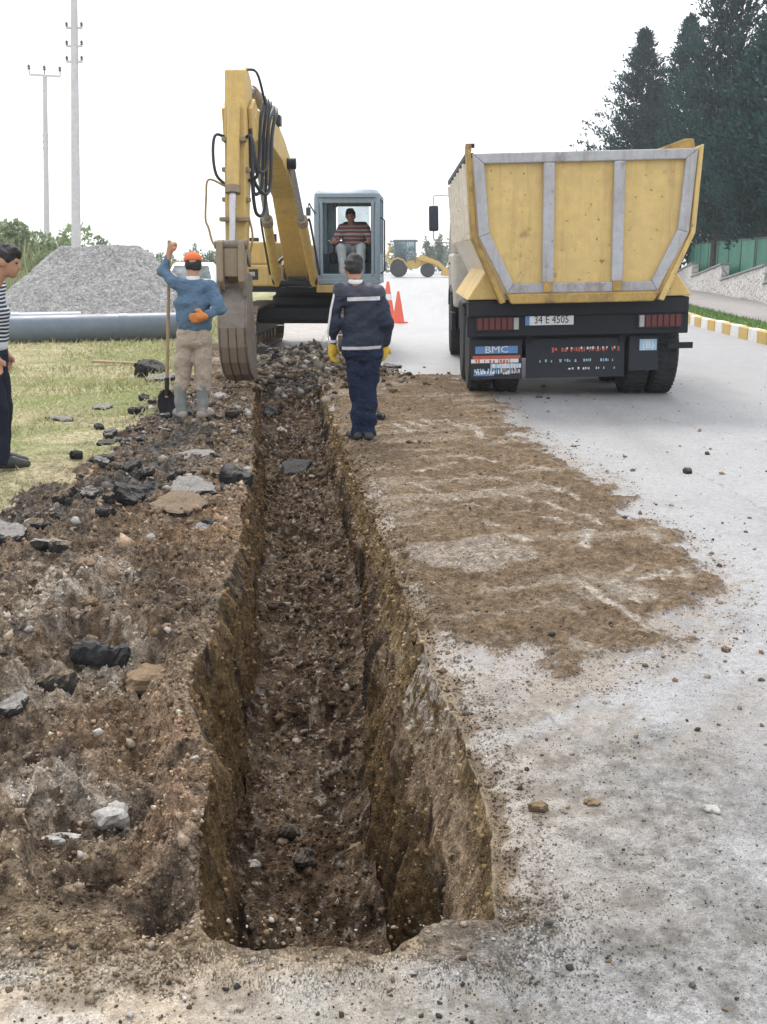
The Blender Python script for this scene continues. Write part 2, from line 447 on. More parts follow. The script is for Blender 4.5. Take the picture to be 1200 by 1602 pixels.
def attr_mat(name, gscale=90.0, grain=0.35, rough=0.95, spec=0.12, bd=0.006, big=22.0, bd2=0.012, lo=0.5, hi=1.4, fleck=0.5, clod=0.0, cscale=30.0):
    """earth, road: mineral colour carried by the mesh, fine grain, grit and crumbs from noise"""
    m, t, b = new_mat(name)
    at = N(t, 'ShaderNodeAttribute', attribute_name='Col')
    tc = N(t, 'ShaderNodeTexCoord').outputs['Object']
    n1 = noise(t, tc, gscale, 5, 0.75)
    n2 = noise(t, tc, big, 6, 0.72)
    n3 = noise(t, tc, gscale * 2.2, 2, 0.5)
    n4 = noise(t, tc, gscale * 1.3, 2, 0.5)
    c = mixc(t, ramp(t, n1, 0.36, 0.56, grain, 0), at.outputs['Color'], (0.012, 0.010, 0.009))
    g2 = mixc(t, ramp(t, n2, 0.38, 0.62), (lo, lo * .98, lo * .96), (hi, hi, hi))
    c = mixc(t, 1.0, c, g2, 'MULTIPLY')
    h = N(t, 'ShaderNodeMath', operation='MULTIPLY_ADD')
    t.links.new(n2, h.inputs[0]); h.inputs[1].default_value = bd2 / bd
    t.links.new(n1, h.inputs[2]); hh = h.outputs[0]
    if clod:
        wn = N(t, 'ShaderNodeTexNoise', Scale=cscale * 1.5, Detail=3); t.links.new(tc, wn.inputs['Vector'])
        mv = N(t, 'ShaderNodeVectorMath', operation='MULTIPLY_ADD'); t.links.new(wn.outputs['Color'], mv.inputs[0])
        mv.inputs[1].default_value = (1.1 / cscale,) * 3; t.links.new(tc, mv.inputs[2])
        for k, w in ((1.0, 1.0), (2.3, .55)):
            vo = N(t, 'ShaderNodeTexVoronoi', Scale=cscale * k); t.links.new(mv.outputs[0], vo.inputs['Vector'])
            vc = N(t, 'ShaderNodeSeparateColor'); t.links.new(vo.outputs['Color'], vc.inputs[0])
            gg = mixc(t, vc.outputs[0], (1 - .5 * clod,) * 3, (1 + .5 * clod,) * 3)
            c = mixc(t, 1.0, c, gg, 'MULTIPLY')
            ad = N(t, 'ShaderNodeMath', operation='MULTIPLY_ADD'); t.links.new(vo.outputs['Distance'], ad.inputs[0])
            ad.inputs[1].default_value = -1.6 * w * clod / bd * .012; t.links.new(hh, ad.inputs[2]); hh = ad.outputs[0]
    c = mixc(t, ramp(t, n3, 0.60, 0.66, 0, fleck), c, mixc(t, 1.0, at.outputs['Color'], (1.75, 1.75, 1.8), 'MULTIPLY'))
    c = mixc(t, ramp(t, n4, 0.62, 0.69, 0, fleck), c, (0.03, 0.027, 0.025))
    t.links.new(c, b.inputs['Base Color'])
    b.inputs['Roughness'].default_value = rough; b.inputs['Specular IOR Level'].default_value = spec
    bump(t, b, hh, 1.0, bd)
    return m
M['soil'] = attr_mat('excavated_soil', 80.0, 0.5, bd=0.012, bd2=0.03, lo=.6, hi=1.3, clod=.5, cscale=26.0)
M['road'] = attr_mat('dusty_road', 120.0, 0.35, rough=0.48, spec=0.5, bd=0.003, big=30.0, bd2=0.005, lo=.82, hi=1.14, fleck=.7)
M['mud'] = attr_mat('spread_mud', 70.0, 0.42, rough=0.95, spec=0.06, bd=0.010, bd2=0.022, lo=.72, hi=1.22, clod=.45, cscale=22.0)
M['turf'] = attr_mat('dry_turf', 60.0, 0.35, bd=0.01, bd2=0.02)
M['leaf'] = None
def leaf_mat(name, a, bcol, rough=0.6):
    m, t, b = new_mat(name)
    at = N(t, 'ShaderNodeAttribute', attribute_name='Col')
    sc = N(t, 'ShaderNodeSeparateColor'); t.links.new(at.outputs['Color'], sc.inputs[0])
    c = mixc(t, sc.outputs[0], a, bcol)
    t.links.new(c, b.inputs['Base Color']); b.inputs['Roughness'].default_value = rough
    b.inputs['Specular IOR Level'].default_value = 0.25
    tl = N(t, 'ShaderNodeBsdfTranslucent'); t.links.new(c, tl.inputs['Color'])
    mx = N(t, 'ShaderNodeMixShader'); mx.inputs[0].default_value = 0.25
    t.links.new(b.outputs[0], mx.inputs[1]); t.links.new(tl.outputs[0], mx.inputs[2])
    t.links.new(mx.outputs[0], t.nodes['Material Output'].inputs['Surface'])
    return m
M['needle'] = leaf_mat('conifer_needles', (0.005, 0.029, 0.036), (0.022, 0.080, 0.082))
M['bushleaf'] = leaf_mat('bush_leaves', (0.16, 0.23, 0.12), (0.36, 0.43, 0.24))
M['farleaf'] = leaf_mat('far_leaves', (0.14, 0.19, 0.14), (0.25, 0.30, 0.21))
M['blade'] = leaf_mat('grass_blades', (0.24, 0.265, 0.10), (0.60, 0.53, 0.34))
M['tallblade'] = leaf_mat('tall_weeds', (0.17, 0.24, 0.10), (0.45, 0.42, 0.26))
M['greenblade'] = leaf_mat('green_blades', (0.07, 0.15, 0.035), (0.15, 0.24, 0.06))
# ============================================================ the ground, the trench and the road
def I(y, pts):
    return np.interp(y, [p[0] for p in pts], [p[1] for p in pts])
LIP_L = [(0, -.30), (2.2, -.43), (2.38, -.45), (2.83, -.54), (3.33, -.60), (3.81, -.73), (4.45, -.75), (5.66, -.83), (6.37, -.87), (8.19, -1.05), (10.87, -1.31), (14.3, -1.72), (17, -2.4), (20, -2.8), (40, -3.6), (100, -6), (900, -40)]
LIP_R = [(0, .27), (2.42, .275), (2.83, .31), (3.33, .29), (3.75, .24), (4.89, .12), (6.54, -.04), (8.73, -.29), (12.96, -.69), (14.5, -.85), (20, -1.2), (40, -1.6), (100, -3), (900, -20)]
DEPTH = [(2.3, 1.05), (3.5, 1.0), (4.5, .85), (5.5, .68), (6.7, .58), (9, .52), (12, .42), (13.2, .28), (14.3, .0), (15, 0)]
OFF_R = [(2.4, .23), (3.6, .25), (4.5, .23), (5.3, .17), (6.1, .10), (8, .06)]
OFF_L = [(2.4, .14), (4.5, .12), (6, .09), (10, .06)]
LEDGE = [(2.4, .11), (3.3, .11), (4.5, .10), (5.8, .075), (7.3, .045), (9.7, .03)]
GRASS_E = [(0, -7), (4.6, -5.6), (5.6, -3.6), (6.3, -2.8), (6.89, -2.5), (7.48, -2.28), (8.19, -2.16), (9.69, -2.31), (11.83, -2.5), (18.1, -3.0), (20, -3.2), (40, -4.0), (100, -6.5), (900, -42)]
KERB = [(-50, 3.9), (20.87, 7.30), (26.94, 7.62), (45, 9.6), (60, 12.5), (100, 24), (900, 300)]
def lipL(y): return I(y, LIP_L) + (fbm(np.asarray(y) * 1.0, 3.3, 2.2, 4, 5) - .5) * .14 * sm(2.3, 3.0, y)
def lipR(y): return I(y, LIP_R) + (fbm(np.asarray(y) * 1.0, 9.1, 3.0, 4, 8) - .5) * .07
def kerb(y): return I(y, KERB)
PIT = [(-1.36, 4.62), (-1.08, 4.58), (-.88, 4.25), (-.74, 3.75), (-.66, 3.2), (-.58, 2.75), (-.55, 2.42), (-.66, 2.38), (-.90, 2.58), (-1.1, 2.95), (-1.35, 3.25), (-1.75, 3.5), (-1.7, 3.85), (-1.48, 3.95)]
MUD = [gp(*p) for p in [(520, 705), (505, 600), (600, 590), (720, 588), (775, 612), (800, 660), (860, 710), (945, 745), (965, 800), (1060, 850), (1125, 905), (1110, 940), (1060, 960), (1085, 1000), (960, 1035), (900, 1075), (790, 1010), (720, 990), (640, 960), (590, 840)]]
MARKS = [([gp(*p) for p in l], w) for l, w in [
    ([(650, 742), (740, 722), (830, 735), (935, 760)], .030), ([(735, 747), (860, 765), (905, 785)], .022), ([(760, 770), (880, 800)], .022),
    ([(620, 668), (655, 682)], .05), ([(640, 664), (678, 678)], .05), ([(662, 660), (695, 673)], .05), ([(692, 661), (722, 672)], .05), ([(720, 662), (745, 674), (755, 690)], .05),
    ([(760, 822), (800, 834)], .03), ([(850, 815), (905, 825)], .025), ([(790, 845), (830, 852)], .028), ([(870, 800), (920, 815), (940, 828)], .028),
    ([(1018, 838), (1062, 872), (1078, 915)], .035), ([(975, 897), (1008, 884)], .03), ([(1000, 918), (1042, 900)], .035), ([(905, 920), (960, 955), (1022, 992)], .03),
    ([(690, 790), (760, 800)], .02), ([(920, 835), (912, 862)], .04), ([(960, 920), (1000, 945)], .02), ([(640, 760), (720, 790)], .015)]]
HEAP = [(-1.55, 14.9, .62, .7, .24), (-.95, 15.5, .55, .7, .30), (-1.2, 14.2, .5, .55, .20), (-.45, 15.2, .5, .8, .12)]

def grass_d(x, y):        # > 0 on the turf
    return I(y, GRASS_E) - x + (fbm(x, y, 2.2, 4, 41) - .5) * .7

def mud_amount(x, y):
    d = poly_sdf(x, y, MUD)
    return sm(.06, -.10, d + (fbm(x, y, 3.2, 6, 23, .6) - .5) * .8)

def marks_amount(x, y):
    m = np.zeros(np.shape(x))
    for pts, w in MARKS:
        m = np.maximum(m, sm(w * 1.3, w * .4, seg_dist(x, y, pts)))
    return m * sm(.30, .55, fbm(x, y, 5.0, 3, 61))

def pit_d(x, y):
    return poly_sdf(x, y, PIT) + (fbm(x, y, 4.5, 4, 77) - .5) * .22

def plateau(x, y, fine=True):
    """height of the undug surface: bank of spoil on the left, road on the right"""
    x = np.asarray(x, float); y = np.asarray(y, float)
    xl, xr = lipL(y), lipR(y)
    left = sm(.05, -.12, x - xl) * sm(2.35, 2.7, y + (fbm(x, y, 3, 3, 3) - .5) * .3) * sm(60, 20, y)
    turf = sm(-.1, .4, grass_d(x, y))
    rub = left * (1 - turf)
    near = sm(20, 6, y)
    h = rub * ((fbm(x, y, 1.3, 4, 11) - .45) * .15 + (fbm(x, y, 6, 4, 12) - .5) * .15)
    if fine:
        r = 1 - np.abs(fbm(x, y, 13, 3, 13) * 2 - 1)
        cl_ = np.abs(fbm(x, y, 11, 4, 213, .6) * 2 - 1)
        h = h + rub * near * (cl_ * .10 - .02 + (fbm(x, y, 26, 3, 14, .6) - .5) * .06)
    h = h + turf * (fbm(x, y, .8, 3, 15) - .5) * .10 + turf * (fbm(x, y, 9, 3, 16) - .5) * .03 * near
    pd = pit_d(x, y)
    h = h - .10 * sm(.03, -.05, pd) * left * sm(-.02, -.16, x - xl + .05) + .03 * sm(.25, .0, pd) * (pd > 0) * left
    h = h - .30 * np.exp(-((x + .565) / .055) ** 2 - ((y - 2.50) / .10) ** 2)
    h = h - .16 * np.exp(-((x + .80) / .07) ** 2 - ((y - 2.70) / .07) ** 2)
    for cx, cy, rx, ry, hh in HEAP:
        h = h + hh * np.exp(-((x - cx) / rx) ** 2 - ((y - cy) / ry) ** 2) * (.6 + .8 * fbm(x, y, 4, 4, 19))
    h = h + .10 * np.exp(-((x + 1.75) / .5) ** 2 - ((y - 12.2) / 1.2) ** 2)
    right = sm(-.02, .1, x - xr)
    mud = mud_amount(x, y) * right
    h = h + mud * (.018 + np.abs(fbm(x, y, 12, 4, 219, .6) * 2 - 1) * .03 + (fbm(x, y, 9, 4, 29) - .5) * .045 + (fbm((x * .95 + y * .3) * .9, (y * .95 - x * .3) * 9, 1.0, 3, 157) - .5) * .03) + right * (fbm(x, y, 1.1, 3, 31) - .5) * .02
    h = h - .05 * sm(.10, .0, x - xr) * sm(-.02, .04, x - xr) * (fbm(x, y, 8, 3, 33))
    fore = (1 - sm(2.3, 2.55, y)) * sm(.35, .1, x)
    h = h + fore * ((fbm(x, y, 3, 4, 36) - .5) * .05 + (fbm(x, y, 16, 3, 37) - .5) * .02)
    return h

def dug(x, y):
    y0 = 2.33 + .10 * sm(-.05, .22, x) + .05 * sm(-.3, -.5, x) + (fbm(x, y, 6, 4, 51, .6) - .5) * .14
    return sm(y0 - .045, y0 + .045, y)

def floor_z(x, y):
    x = np.asarray(x, float); y = np.asarray(y, float)
    D = I(y, DEPTH); k = sm(0, .2, D)
    r = 1 - np.abs(fbm(x, y, 8, 3, 54) * 2 - 1)
    return -D + k * ((fbm(x, y, 2.2, 4, 52) - .5) * .22 + (fbm(x, y, 9, 4, 53) - .5) * .09 + (r - .6) * .05 + (fbm(x, y, 30, 3, 55) - .5) * .03)

ys = [-60, -20, -6, -1, .2, .7, 1.0, 1.2, 1.35, 1.5]
while ys[-1] < 2.0: ys.append(ys[-1] * 1.006)
while ys[-1] < 28: ys.append(ys[-1] * 1.0037)
while ys[-1] < 900: ys.append(ys[-1] * 1.07)
ys = np.array(ys); ny = len(ys)
nL, nW, nF, nB, nT, nR = 290, 70, 90, 50, 34, 300
farx = np.array([1500, 600, 250, 110, 50, 22, 9, 3.5])
xl, xr = lipL(ys), lipR(ys)
wdt = np.maximum(.60 * np.abs(ys) + .9, 1.3)
t = np.linspace(1, 0, nL)
Xa = xl[:, None] - (wdt[:, None] * (t * (.55 + .45 * t))[None, :])
Xl = np.concatenate([Xa[:, :1] - farx[None, :], Xa], 1)
t = np.linspace(0, 1, nR)
Xb = xr[:, None] + (wdt[:, None] * (t * (.5 + .5 * t))[None, :])
Xr = np.concatenate([Xb, Xb[:, -1:] + farx[::-1][None, :]], 1)
# interior
D = I(ys, DEPTH)[:, None]; ld = np.minimum(I(ys, [(2.4, .27), (5, .22), (8, .15), (12, .10)])[:, None], D * .6)
Y1 = ys[:, None]
bl = (xl + I(ys, OFF_L))[:, None]; br = (xr - I(ys, OFF_R))[:, None]; xe = (xr - I(ys, LEDGE))[:, None]
def wall_noise(Yy, Zz, s):
    return (fbm(Yy, Zz, 1.7, 3, s) - .5) * .16 + (fbm(Yy * 5.5, Zz * .9, 1.6, 4, s + 3) - .5) * .11 + (fbm(Yy, Zz, 26, 3, s + 7) - .5) * .022
tw = np.linspace(0, 1, nW + 2)[None, 1:-1]
wx = xl[:, None] + (bl - xl[:, None]) * tw ** .8; wz = -D * tw + 0 * wx
wq = np.minimum(1, np.minimum(tw * 7, (1 - tw) * 5 + .3)) * np.minimum(1, D / .5)
wx = wx + wq * wall_noise(Y1 + 0 * wx, wz, 70)
tf = np.linspace(0, 1, nF)[None, :]
fx = bl + (br - bl) * tf; fz = floor_z(fx, Y1 + 0 * fx) + .12 * np.minimum(1, D) * (np.exp(-(tf * (br - bl)) / .05) + np.exp(-((1 - tf) * (br - bl)) / .06))
tb = np.linspace(0, 1, nB + 1)[None, 1:]
gx = br + (xe - br) * tb ** 1.1; gz = -D + (D - ld) * tb + 0 * gx
gq = np.minimum(1, np.minimum(tb * 5 + .2, (1 - tb) * 5 + .15)) * np.minimum(1, D / .5)
gx = gx + gq * wall_noise(Y1 + 0 * gx, gz, 90)
tt = np.linspace(0, 1, nT + 2)[None, 1:-1]
hx = xe + (xr[:, None] - xe) * tt ** .9; hz = -ld * (1 - tt ** 1.2) + 0 * hx
hx = hx + np.minimum(1, np.minimum((1 - tt) * 6, tt * 3 + .3)) * (fbm(Y1 * 4 + 0 * hx, hz * 2, 3, 4, 97) - .5) * .05 * np.minimum(1, ld / .1)
Xi = np.concatenate([wx, fx, gx, hx], 1); Zi = np.concatenate([wz, fz, gz, hz], 1)
ni = Xi.shape[1]
li = xl[:, None] + (xr - xl)[:, None] * (np.arange(1, ni + 1) / (ni + 1.0))[None, :]
a = dug(li, Y1 + 0 * li)
Xi = li + (Xi - li) * a
X = np.concatenate([Xl, Xi, Xr], 1)
Y = np.repeat(ys[:, None], X.shape[1], 1)
Z = plateau(X, Y)
k0, k1 = Xl.shape[1], Xl.shape[1] + ni
Z[:, k0:k1] += Zi * a
# left and right lips break down a little
nc = X.shape[1]

# ---- mineral colours
def lerp(a, b, t): return a + (b - a) * t[..., None]
def col(*c): return np.array(c, float)
n1 = fbm(X, Y, 1.1, 4, 101); n2 = fbm(X, Y, 4.5, 4, 102); n3 = fbm(X, Y, 17, 4, 103); n4 = fbm(X, Y, 48, 2, 104)
sharp = np.clip((n3 - .5) * 2.2 + (n4 - .5) * 1.2 + .5, 0, 1)
# bank of spoil
cl = lerp(col(.085, .066, .052), col(.27, .225, .175), sharp)
cl = lerp(cl, col(.22, .155, .098), sm(.50, .66, n2) * .6)
cl = lerp(cl, col(.42, .40, .37), sm(.55, .66, n1 * .5 + n2 * .5) * sm(.35, .6, n3) * .8)
cl = lerp(cl, col(.045, .042, .042), sm(.53, .62, fbm(X, Y, 2.6, 4, 107)) * sm(.35, .6, n3) * .7)
for (ppx, ppy), rx_, ry_, st_ in ((gp(80, 945), .26, .45, .9), (gp(55, 1045), .22, .2, .8), (gp(75, 1190), .16, .16, .9), (gp(20, 1215), .15, .1, .8), (gp(150, 1215), .1, .1, .6), (gp(300, 715), .3, .3, .6), (gp(120, 905), .2, .3, .5)):
    cl = lerp(cl, lerp(col(.34, .315, .28), col(.52, .495, .46), sharp), np.exp(-((X - ppx) / rx_) ** 2 - ((Y - ppy) / ry_) ** 2) * st_ * sm(.32, .55, n3 * .6 + n2 * .4))
cl = lerp(cl, col(.31, .21, .13), np.exp(-((X + 1.0) / .35) ** 2 - ((Y - 6.3) / 1.0) ** 2) * .4)
cl = lerp(cl, col(.34, .25, .185), sm(.0, -.1, X - xl[:, None]) * sm(-.22, -.1, X - xl[:, None]) * sm(4.2, 3.7, Y) * sm(2.6, 2.9, Y) * sharp)
fr = (1 - sm(2.34, 2.56, Y + (n2 - .5) * .3))
cf = lerp(col(.21, .165, .115), col(.42, .35, .265), sharp)
cf = lerp(cf, col(.50, .465, .41), sm(.52, .64, n2) * .6)
cf = lerp(cf, col(.20, .20, .19), sm(.55, .7, n1) * .5)
cl = cl * np.array([1.24, 1.15, 1.05])
cl = lerp(cl, lerp(col(.20, .145, .095), col(.35, .265, .185), n3), sm(.47, .60, fbm(X, Y, 1.5, 4, 163)) * .7)
darkband = np.exp(-((X - I(Y, GRASS_E) - .35) / .45) ** 2) * sm(4.8, 6.0, Y) * sm(14, 11, Y)
cl = lerp(cl, lerp(col(.05, .049, .05), col(.17, .16, .15), sharp), darkband * sm(.38, .52, n2) * .85)
lipb = sm(2.16, 2.30, Y + (n2 - .5) * .14)
cf = lerp(cf, lerp(col(.13, .093, .055), col(.27, .20, .125), sharp), lipb * .75)
cf = cf * 1.12
cl = lerp(cl, cf, fr)
# road
cr = lerp(col(.30, .302, .31), col(.42, .422, .43), np.clip(n3 * .7 + n2 * .4 - .05, 0, 1))
dustd = sm(.40, .56, fbm(X + Y * .3, Y - X * .3, .9, 6, 111, .6)) * sm(8.0, 4.2, Y)
cr = lerp(cr, lerp(col(.115, .11, .10), col(.265, .255, .24), sharp), dustd * (.5 + .5 * (1 - sharp)))
spk = sm(.56, .66, n4 * .6 + n3 * .4) * sm(6.5, 3.5, Y)
cr = lerp(cr, col(.13, .125, .115), spk * (.35 + .4 * dustd))
edge = sm(.75, .02, X - xr[:, None] + (n2 - .5) * .5 + (n1 - .5) * .5) * sm(2.2, 2.6, Y)
cr = lerp(cr, lerp(col(.22, .18, .14), col(.40, .36, .31), sharp), edge * .8)
cr = lerp(cr, col(.27, .27, .275), sm(.56, .64, fbm(X * 1.5, Y * .35, 1.0, 4, 117)) * sm(8, 14, Y) * .25)
foreR = (1 - sm(2.25, 2.6, Y + (n2 - .5) * .4)) * sm(.46, .10, X + (n1 - .5) * .5 + (n3 - .5) * .35)
cr = lerp(cr, cf, foreR)
sx_, sy_ = X * .80 - Y * .60, X * .60 + Y * .80
smr = sm(.44, .60, fbm(sx_ * 5.0, sy_ * 1.1, 1.0, 5, 187, .6)) * sm(1.75, .9, X - .12 * (Y - 3)) * sm(2.9, 3.7, Y) * sm(6.2, 4.6, Y)
cr = lerp(cr, lerp(col(.16, .128, .092), col(.33, .285, .23), sharp), smr * .75)
for lane in (1.15, 2.05, 3.0, 3.9):
    cr = lerp(cr, col(.24, .24, .245), np.exp(-((X - lane - .03 * Y + (n1 - .5) * .25) / .16) ** 2) * sm(.35, .6, fbm(X * 3, Y * .5, 1.0, 3, 181)) * .40)
for pts_ in ([gp(1085, 738), gp(1140, 765), gp(1200, 800)], [gp(830, 1100), gp(930, 1170), gp(1010, 1215), gp(1200, 1300)], [gp(1010, 650), gp(1100, 672), gp(1200, 690)]):
    cr = lerp(cr, col(.10, .098, .095), sm(.012, .003, seg_dist(X + (n3 - .5) * .05, Y + (n2 - .5) * .06, pts_)) * .55)
mud = mud_amount(X, Y)
cm = lerp(col(.125, .088, .056), col(.265, .196, .130), np.clip(.6 * n2 + .55 * n3 + (n4 - .5) * .6, 0, 1))
ux_, uy_ = X * .95 + Y * .30, -X * .30 + Y * .95
strk = sm(.55, .66, fbm(ux_ * .9 + .3 * np.sin(uy_), uy_ * 6.0, 1.0, 4, 157))
cm = lerp(cm, col(.40, .34, .27), strk * .5)
cm = lerp(cm, col(.43, .385, .33), sm(.56, .66, fbm(X * .8, Y * .8, 2.4, 5, 119)) * sm(7.5, 5.5, Y) * .6)
pale = marks_amount(X, Y)
cm = lerp(cm, col(.47, .42, .355), pale * .85)
cr = lerp(cr, cm, mud)
thin = sm(.30, .02, poly_sdf(X, Y, MUD)) * (1 - mud) * sm(.40, .56, n3)
cr = lerp(cr, col(.30, .25, .20), thin * .75)
tan = sm(.075, .05, X - xr[:, None] + (n3 - .5) * .16 + (n2 - .5) * .12) * sm(16, 13, Y) * sm(2.30, 2.5, Y)
cr = lerp(cr, lerp(col(.13, .095, .06), col(.27, .20, .125), sharp), tan)
# trench
cw = lerp(col(.09, .058, .028), col(.24, .155, .072), fbm(Y * 4, Z, 3.2, 4, 121))
cw = lerp(cw, col(.038, .030, .024), sm(.55, .68, fbm(Y * 2.6, Z * .8, 2.2, 4, 123)) * .9)
cw = lerp(cw, col(.30, .22, .15), sm(.55, .75, fbm(Y, Z, 30, 3, 125)) * .5)
cfl = lerp(col(.055, .035, .022), col(.165, .110, .068), sharp)
cfl = lerp(cfl, col(.20, .145, .098), sm(.5, .66, n2) * .8)
cfl = lerp(cfl, col(.40, .36, .31), sm(.66, .74, n4) * .7)
cb = lerp(col(.095, .060, .028), col(.26, .172, .085), fbm(Y * 3, Z, 5, 4, 127))
cb = lerp(cb, col(.38, .29, .225), sm(.44, .56, fbm(Y, Z, 34, 3, 129)) * sm(-.5, -.30, Z) * .55)
cb = lerp(cb, col(.035, .026, .022), sm(.56, .66, fbm(Y * 2, Z * .9, 2.0, 3, 131)) * .85)
sharpw = np.clip((fbm(Y, Z + X * .4, 15, 4, 151) - .5) * 2.4 + (fbm(Y, Z + X * .4, 50, 2, 153) - .5) * 1.2 + .5, 0, 1)
ct = lerp(col(.11, .074, .034), col(.29, .205, .11), sharpw)
ct = lerp(ct, col(.50, .46, .41), sm(.4, .6, sharpw) * sm(.50, .58, fbm(Y, Z, 2.6, 3, 133)) * .8 * np.exp(-((Y - 4.1) / .45) ** 2))
ct = lerp(ct, col(.37, .275, .19), sm(4.4, 3.4, Y) * sm(-.06, -.13, Z) * (.35 + .65 * sharpw))
seg = np.zeros(X.shape, int); seg[:, k0:k0 + nW] = 1; seg[:, k0 + nW:k0 + nW + nF] = 2; seg[:, k0 + nW + nF:k0 + nW + nF + nB] = 3; seg[:, k0 + nW + nF + nB:k1] = 4; seg[:, k1:] = 5
ci = np.where((seg == 1)[..., None], cw, np.where((seg == 2)[..., None], cfl, np.where((seg == 3)[..., None], cb, ct)))
av = np.zeros(X.shape); av[:, k0:k1] = a
flat = np.where((Y < 4)[..., None], lerp(cf, cr, sm(-.15, .05, X)), np.where((X < 0)[..., None], cl, cr))
cint = lerp(flat, ci, av)
hp = np.zeros(X.shape)
for cx_, cy_, rx_, ry_, hh_ in HEAP: hp = np.maximum(hp, np.exp(-((X - cx_) / rx_) ** 2 - ((Y - cy_) / ry_) ** 2))
heapc = lerp(col(.07, .066, .064), col(.30, .26, .22), sharp)
farr = sm(15.5, 16.5, Y)
cint = lerp(cint, cr, farr)
Col = np.where((seg == 0)[..., None], cl, np.where((seg == 5)[..., None], cr, cint))
Col = lerp(Col, heapc, sm(.15, .45, hp + (n2 - .5) * .3))
# turf
gd = grass_d(X, Y)
cg = lerp(col(.27, .28, .12), col(.55, .48, .32), np.clip(n2 * .7 + sharp * .5 - .05, 0, 1))
cg = lerp(cg, col(.40, .33, .22), sm(.42, .6, fbm(X, Y, .7, 3, 141)) * .75 * sm(13, 8, Y))
cg = lerp(cg, col(.17, .225, .06), sm(.45, .6, fbm(X * .5, Y, .9, 3, 143)) * .7 * sm(8, 10, Y))
cg = lerp(cg, col(.10, .085, .065), sm(.58, .66, fbm(X, Y, 5, 3, 145)) * sm(1.2, 0, gd) * .6)
isL = (seg == 0)
rgt = X - (kerb(ys)[:, None] + .9)
Col = np.where((isL & (gd > 0))[..., None], cg, Col)
Col = np.where((rgt > 0)[..., None], cg, Col)

V = np.stack([X, Y, Z], -1).reshape(-1, 3); CF = Col.reshape(-1, 3)
idx = np.arange(ny * nc).reshape(ny, nc)
Q = np.stack([idx[:-1, :-1], idx[:-1, 1:], idx[1:, 1:], idx[1:, :-1]], -1)
fc = lambda A: (A[:-1, :-1] + A[:-1, 1:] + A[1:, 1:] + A[1:, :-1]) / 4.0
fgd, fX, fY, frg = fc(gd), fc(X), fc(Y), fc(rgt)
cix = np.arange(nc - 1)[None, :] + 0 * fX
m_left = cix < k0 - 1
m_turf = (m_left & (fgd > 0)) | (frg > 0)
m_road = ((cix >= k1 - 1) & ~(frg > 0)) | ((cix >= k0 - 1) & (cix < k1 - 1) & (fY > 16.2))
dr = np.random.default_rng(3).uniform(0, 1, fX.shape)
m_road = m_road | ((dr < sm(2.34, 2.06, fY + .2 * (fc(n2) - .5))) & ~m_turf & (fY < 3))
m_road = m_road & ~((cix >= k1 - 1) & (dr < sm(2.06, 2.34, fY) * sm(2.6, 2.42, fY) * sm(.62, .28, fX) * .9))
m_mud = m_road & (cix >= k1 - 1) & (fc(mud) + (dr - .5) * .5 > .5)
m_road = m_road & ~m_mud
m_soil = ~(m_turf | m_road | m_mud)
def patch(name, mask, mat):
    q = Q[mask]; u, inv = np.unique(q, return_inverse=True)
    o = mesh_arrays(name, V[u], inv.reshape(-1, 4), mat, None, True, CF[u])
    return tag(o, kind='structure')
patch('trench_ground', m_soil, M['soil'])['label'] = 'brown earth trench with rubble bank and crumbling walls'
patch('road', m_road, M['road'])['label'] = 'pale dusty road with brown mud dragged across it'
patch('mud_spread', m_mud, M['mud'])['label'] = 'brown soil smeared across the road behind the truck'
patch('grass_ground', m_turf, M['turf'])['label'] = 'dry grass verge and field'

def ground_z(x, y):
    return float(plateau(np.array([x]), np.array([y]), False)[0])

# ---- loose stones, uncountable
rng = np.random.default_rng(7)
phi = (1 + 5 ** .5) / 2
ICO_V = np.array([(-1, phi, 0), (1, phi, 0), (-1, -phi, 0), (1, -phi, 0), (0, -1, phi), (0, 1, phi), (0, -1, -phi), (0, 1, -phi), (phi, 0, -1), (phi, 0, 1), (-phi, 0, -1), (-phi, 0, 1)]) / math.hypot(1, phi)
ICO_F = np.array([(0, 11, 5), (0, 5, 1), (0, 1, 7), (0, 7, 10), (0, 10, 11), (1, 5, 9), (5, 11, 4), (11, 10, 2), (10, 7, 6), (7, 1, 8), (3, 9, 4), (3, 4, 2), (3, 2, 6), (3, 6, 8), (3, 8, 9), (4, 9, 5), (2, 4, 11), (6, 2, 10), (8, 6, 7), (9, 8, 1)])
def pebbles(name, x, y, z, s, c, mat, label):
    n = len(x)
    q = rng.normal(size=(n, 3, 3)); q, _ = np.linalg.qr(q)
    vv = ICO_V[None] * (1 + rng.uniform(-.42, .42, (n, 12, 1))) * rng.uniform(.5, 1.2, (n, 1, 3))
    vv = np.einsum('nij,nkj->nki', q, vv); vv[:, :, 2] *= .75
    vv = vv * s[:, None, None] + np.stack([x, y, z + s * .25], -1)[:, None, :]
    ff = ICO_F[None] + (np.arange(n) * 12)[:, None, None]
    o = mesh_arrays(name, vv.reshape(-1, 3), ff.reshape(-1, 3), mat, None, False, np.repeat(c, 12, 0))
    return tag(o, label, kind='stuff')
M['stone'] = attr_mat('stone_and_clod', 60.0, 0.3, rough=0.9, bd=0.004, bd2=0.006, lo=.8, hi=1.15)
PAL_SOIL = np.array([(.08, .06, .045), (.16, .115, .075), (.25, .18, .115), (.33, .28, .22), (.05, .048, .047), (.42, .40, .37), (.22, .15, .085)])
PAL_GRAV = np.array([(.18, .125, .08), (.28, .21, .15), (.10, .07, .048), (.055, .040, .030), (.36, .31, .26), (.14, .095, .062)])
PAL_ROAD = np.array([(.10, .095, .09), (.18, .15, .12), (.05, .048, .046), (.28, .24, .19), (.25, .17, .10)])
def ygeo(n, a, b): return a * (b / a) ** rng.uniform(0, 1, n)
P = []
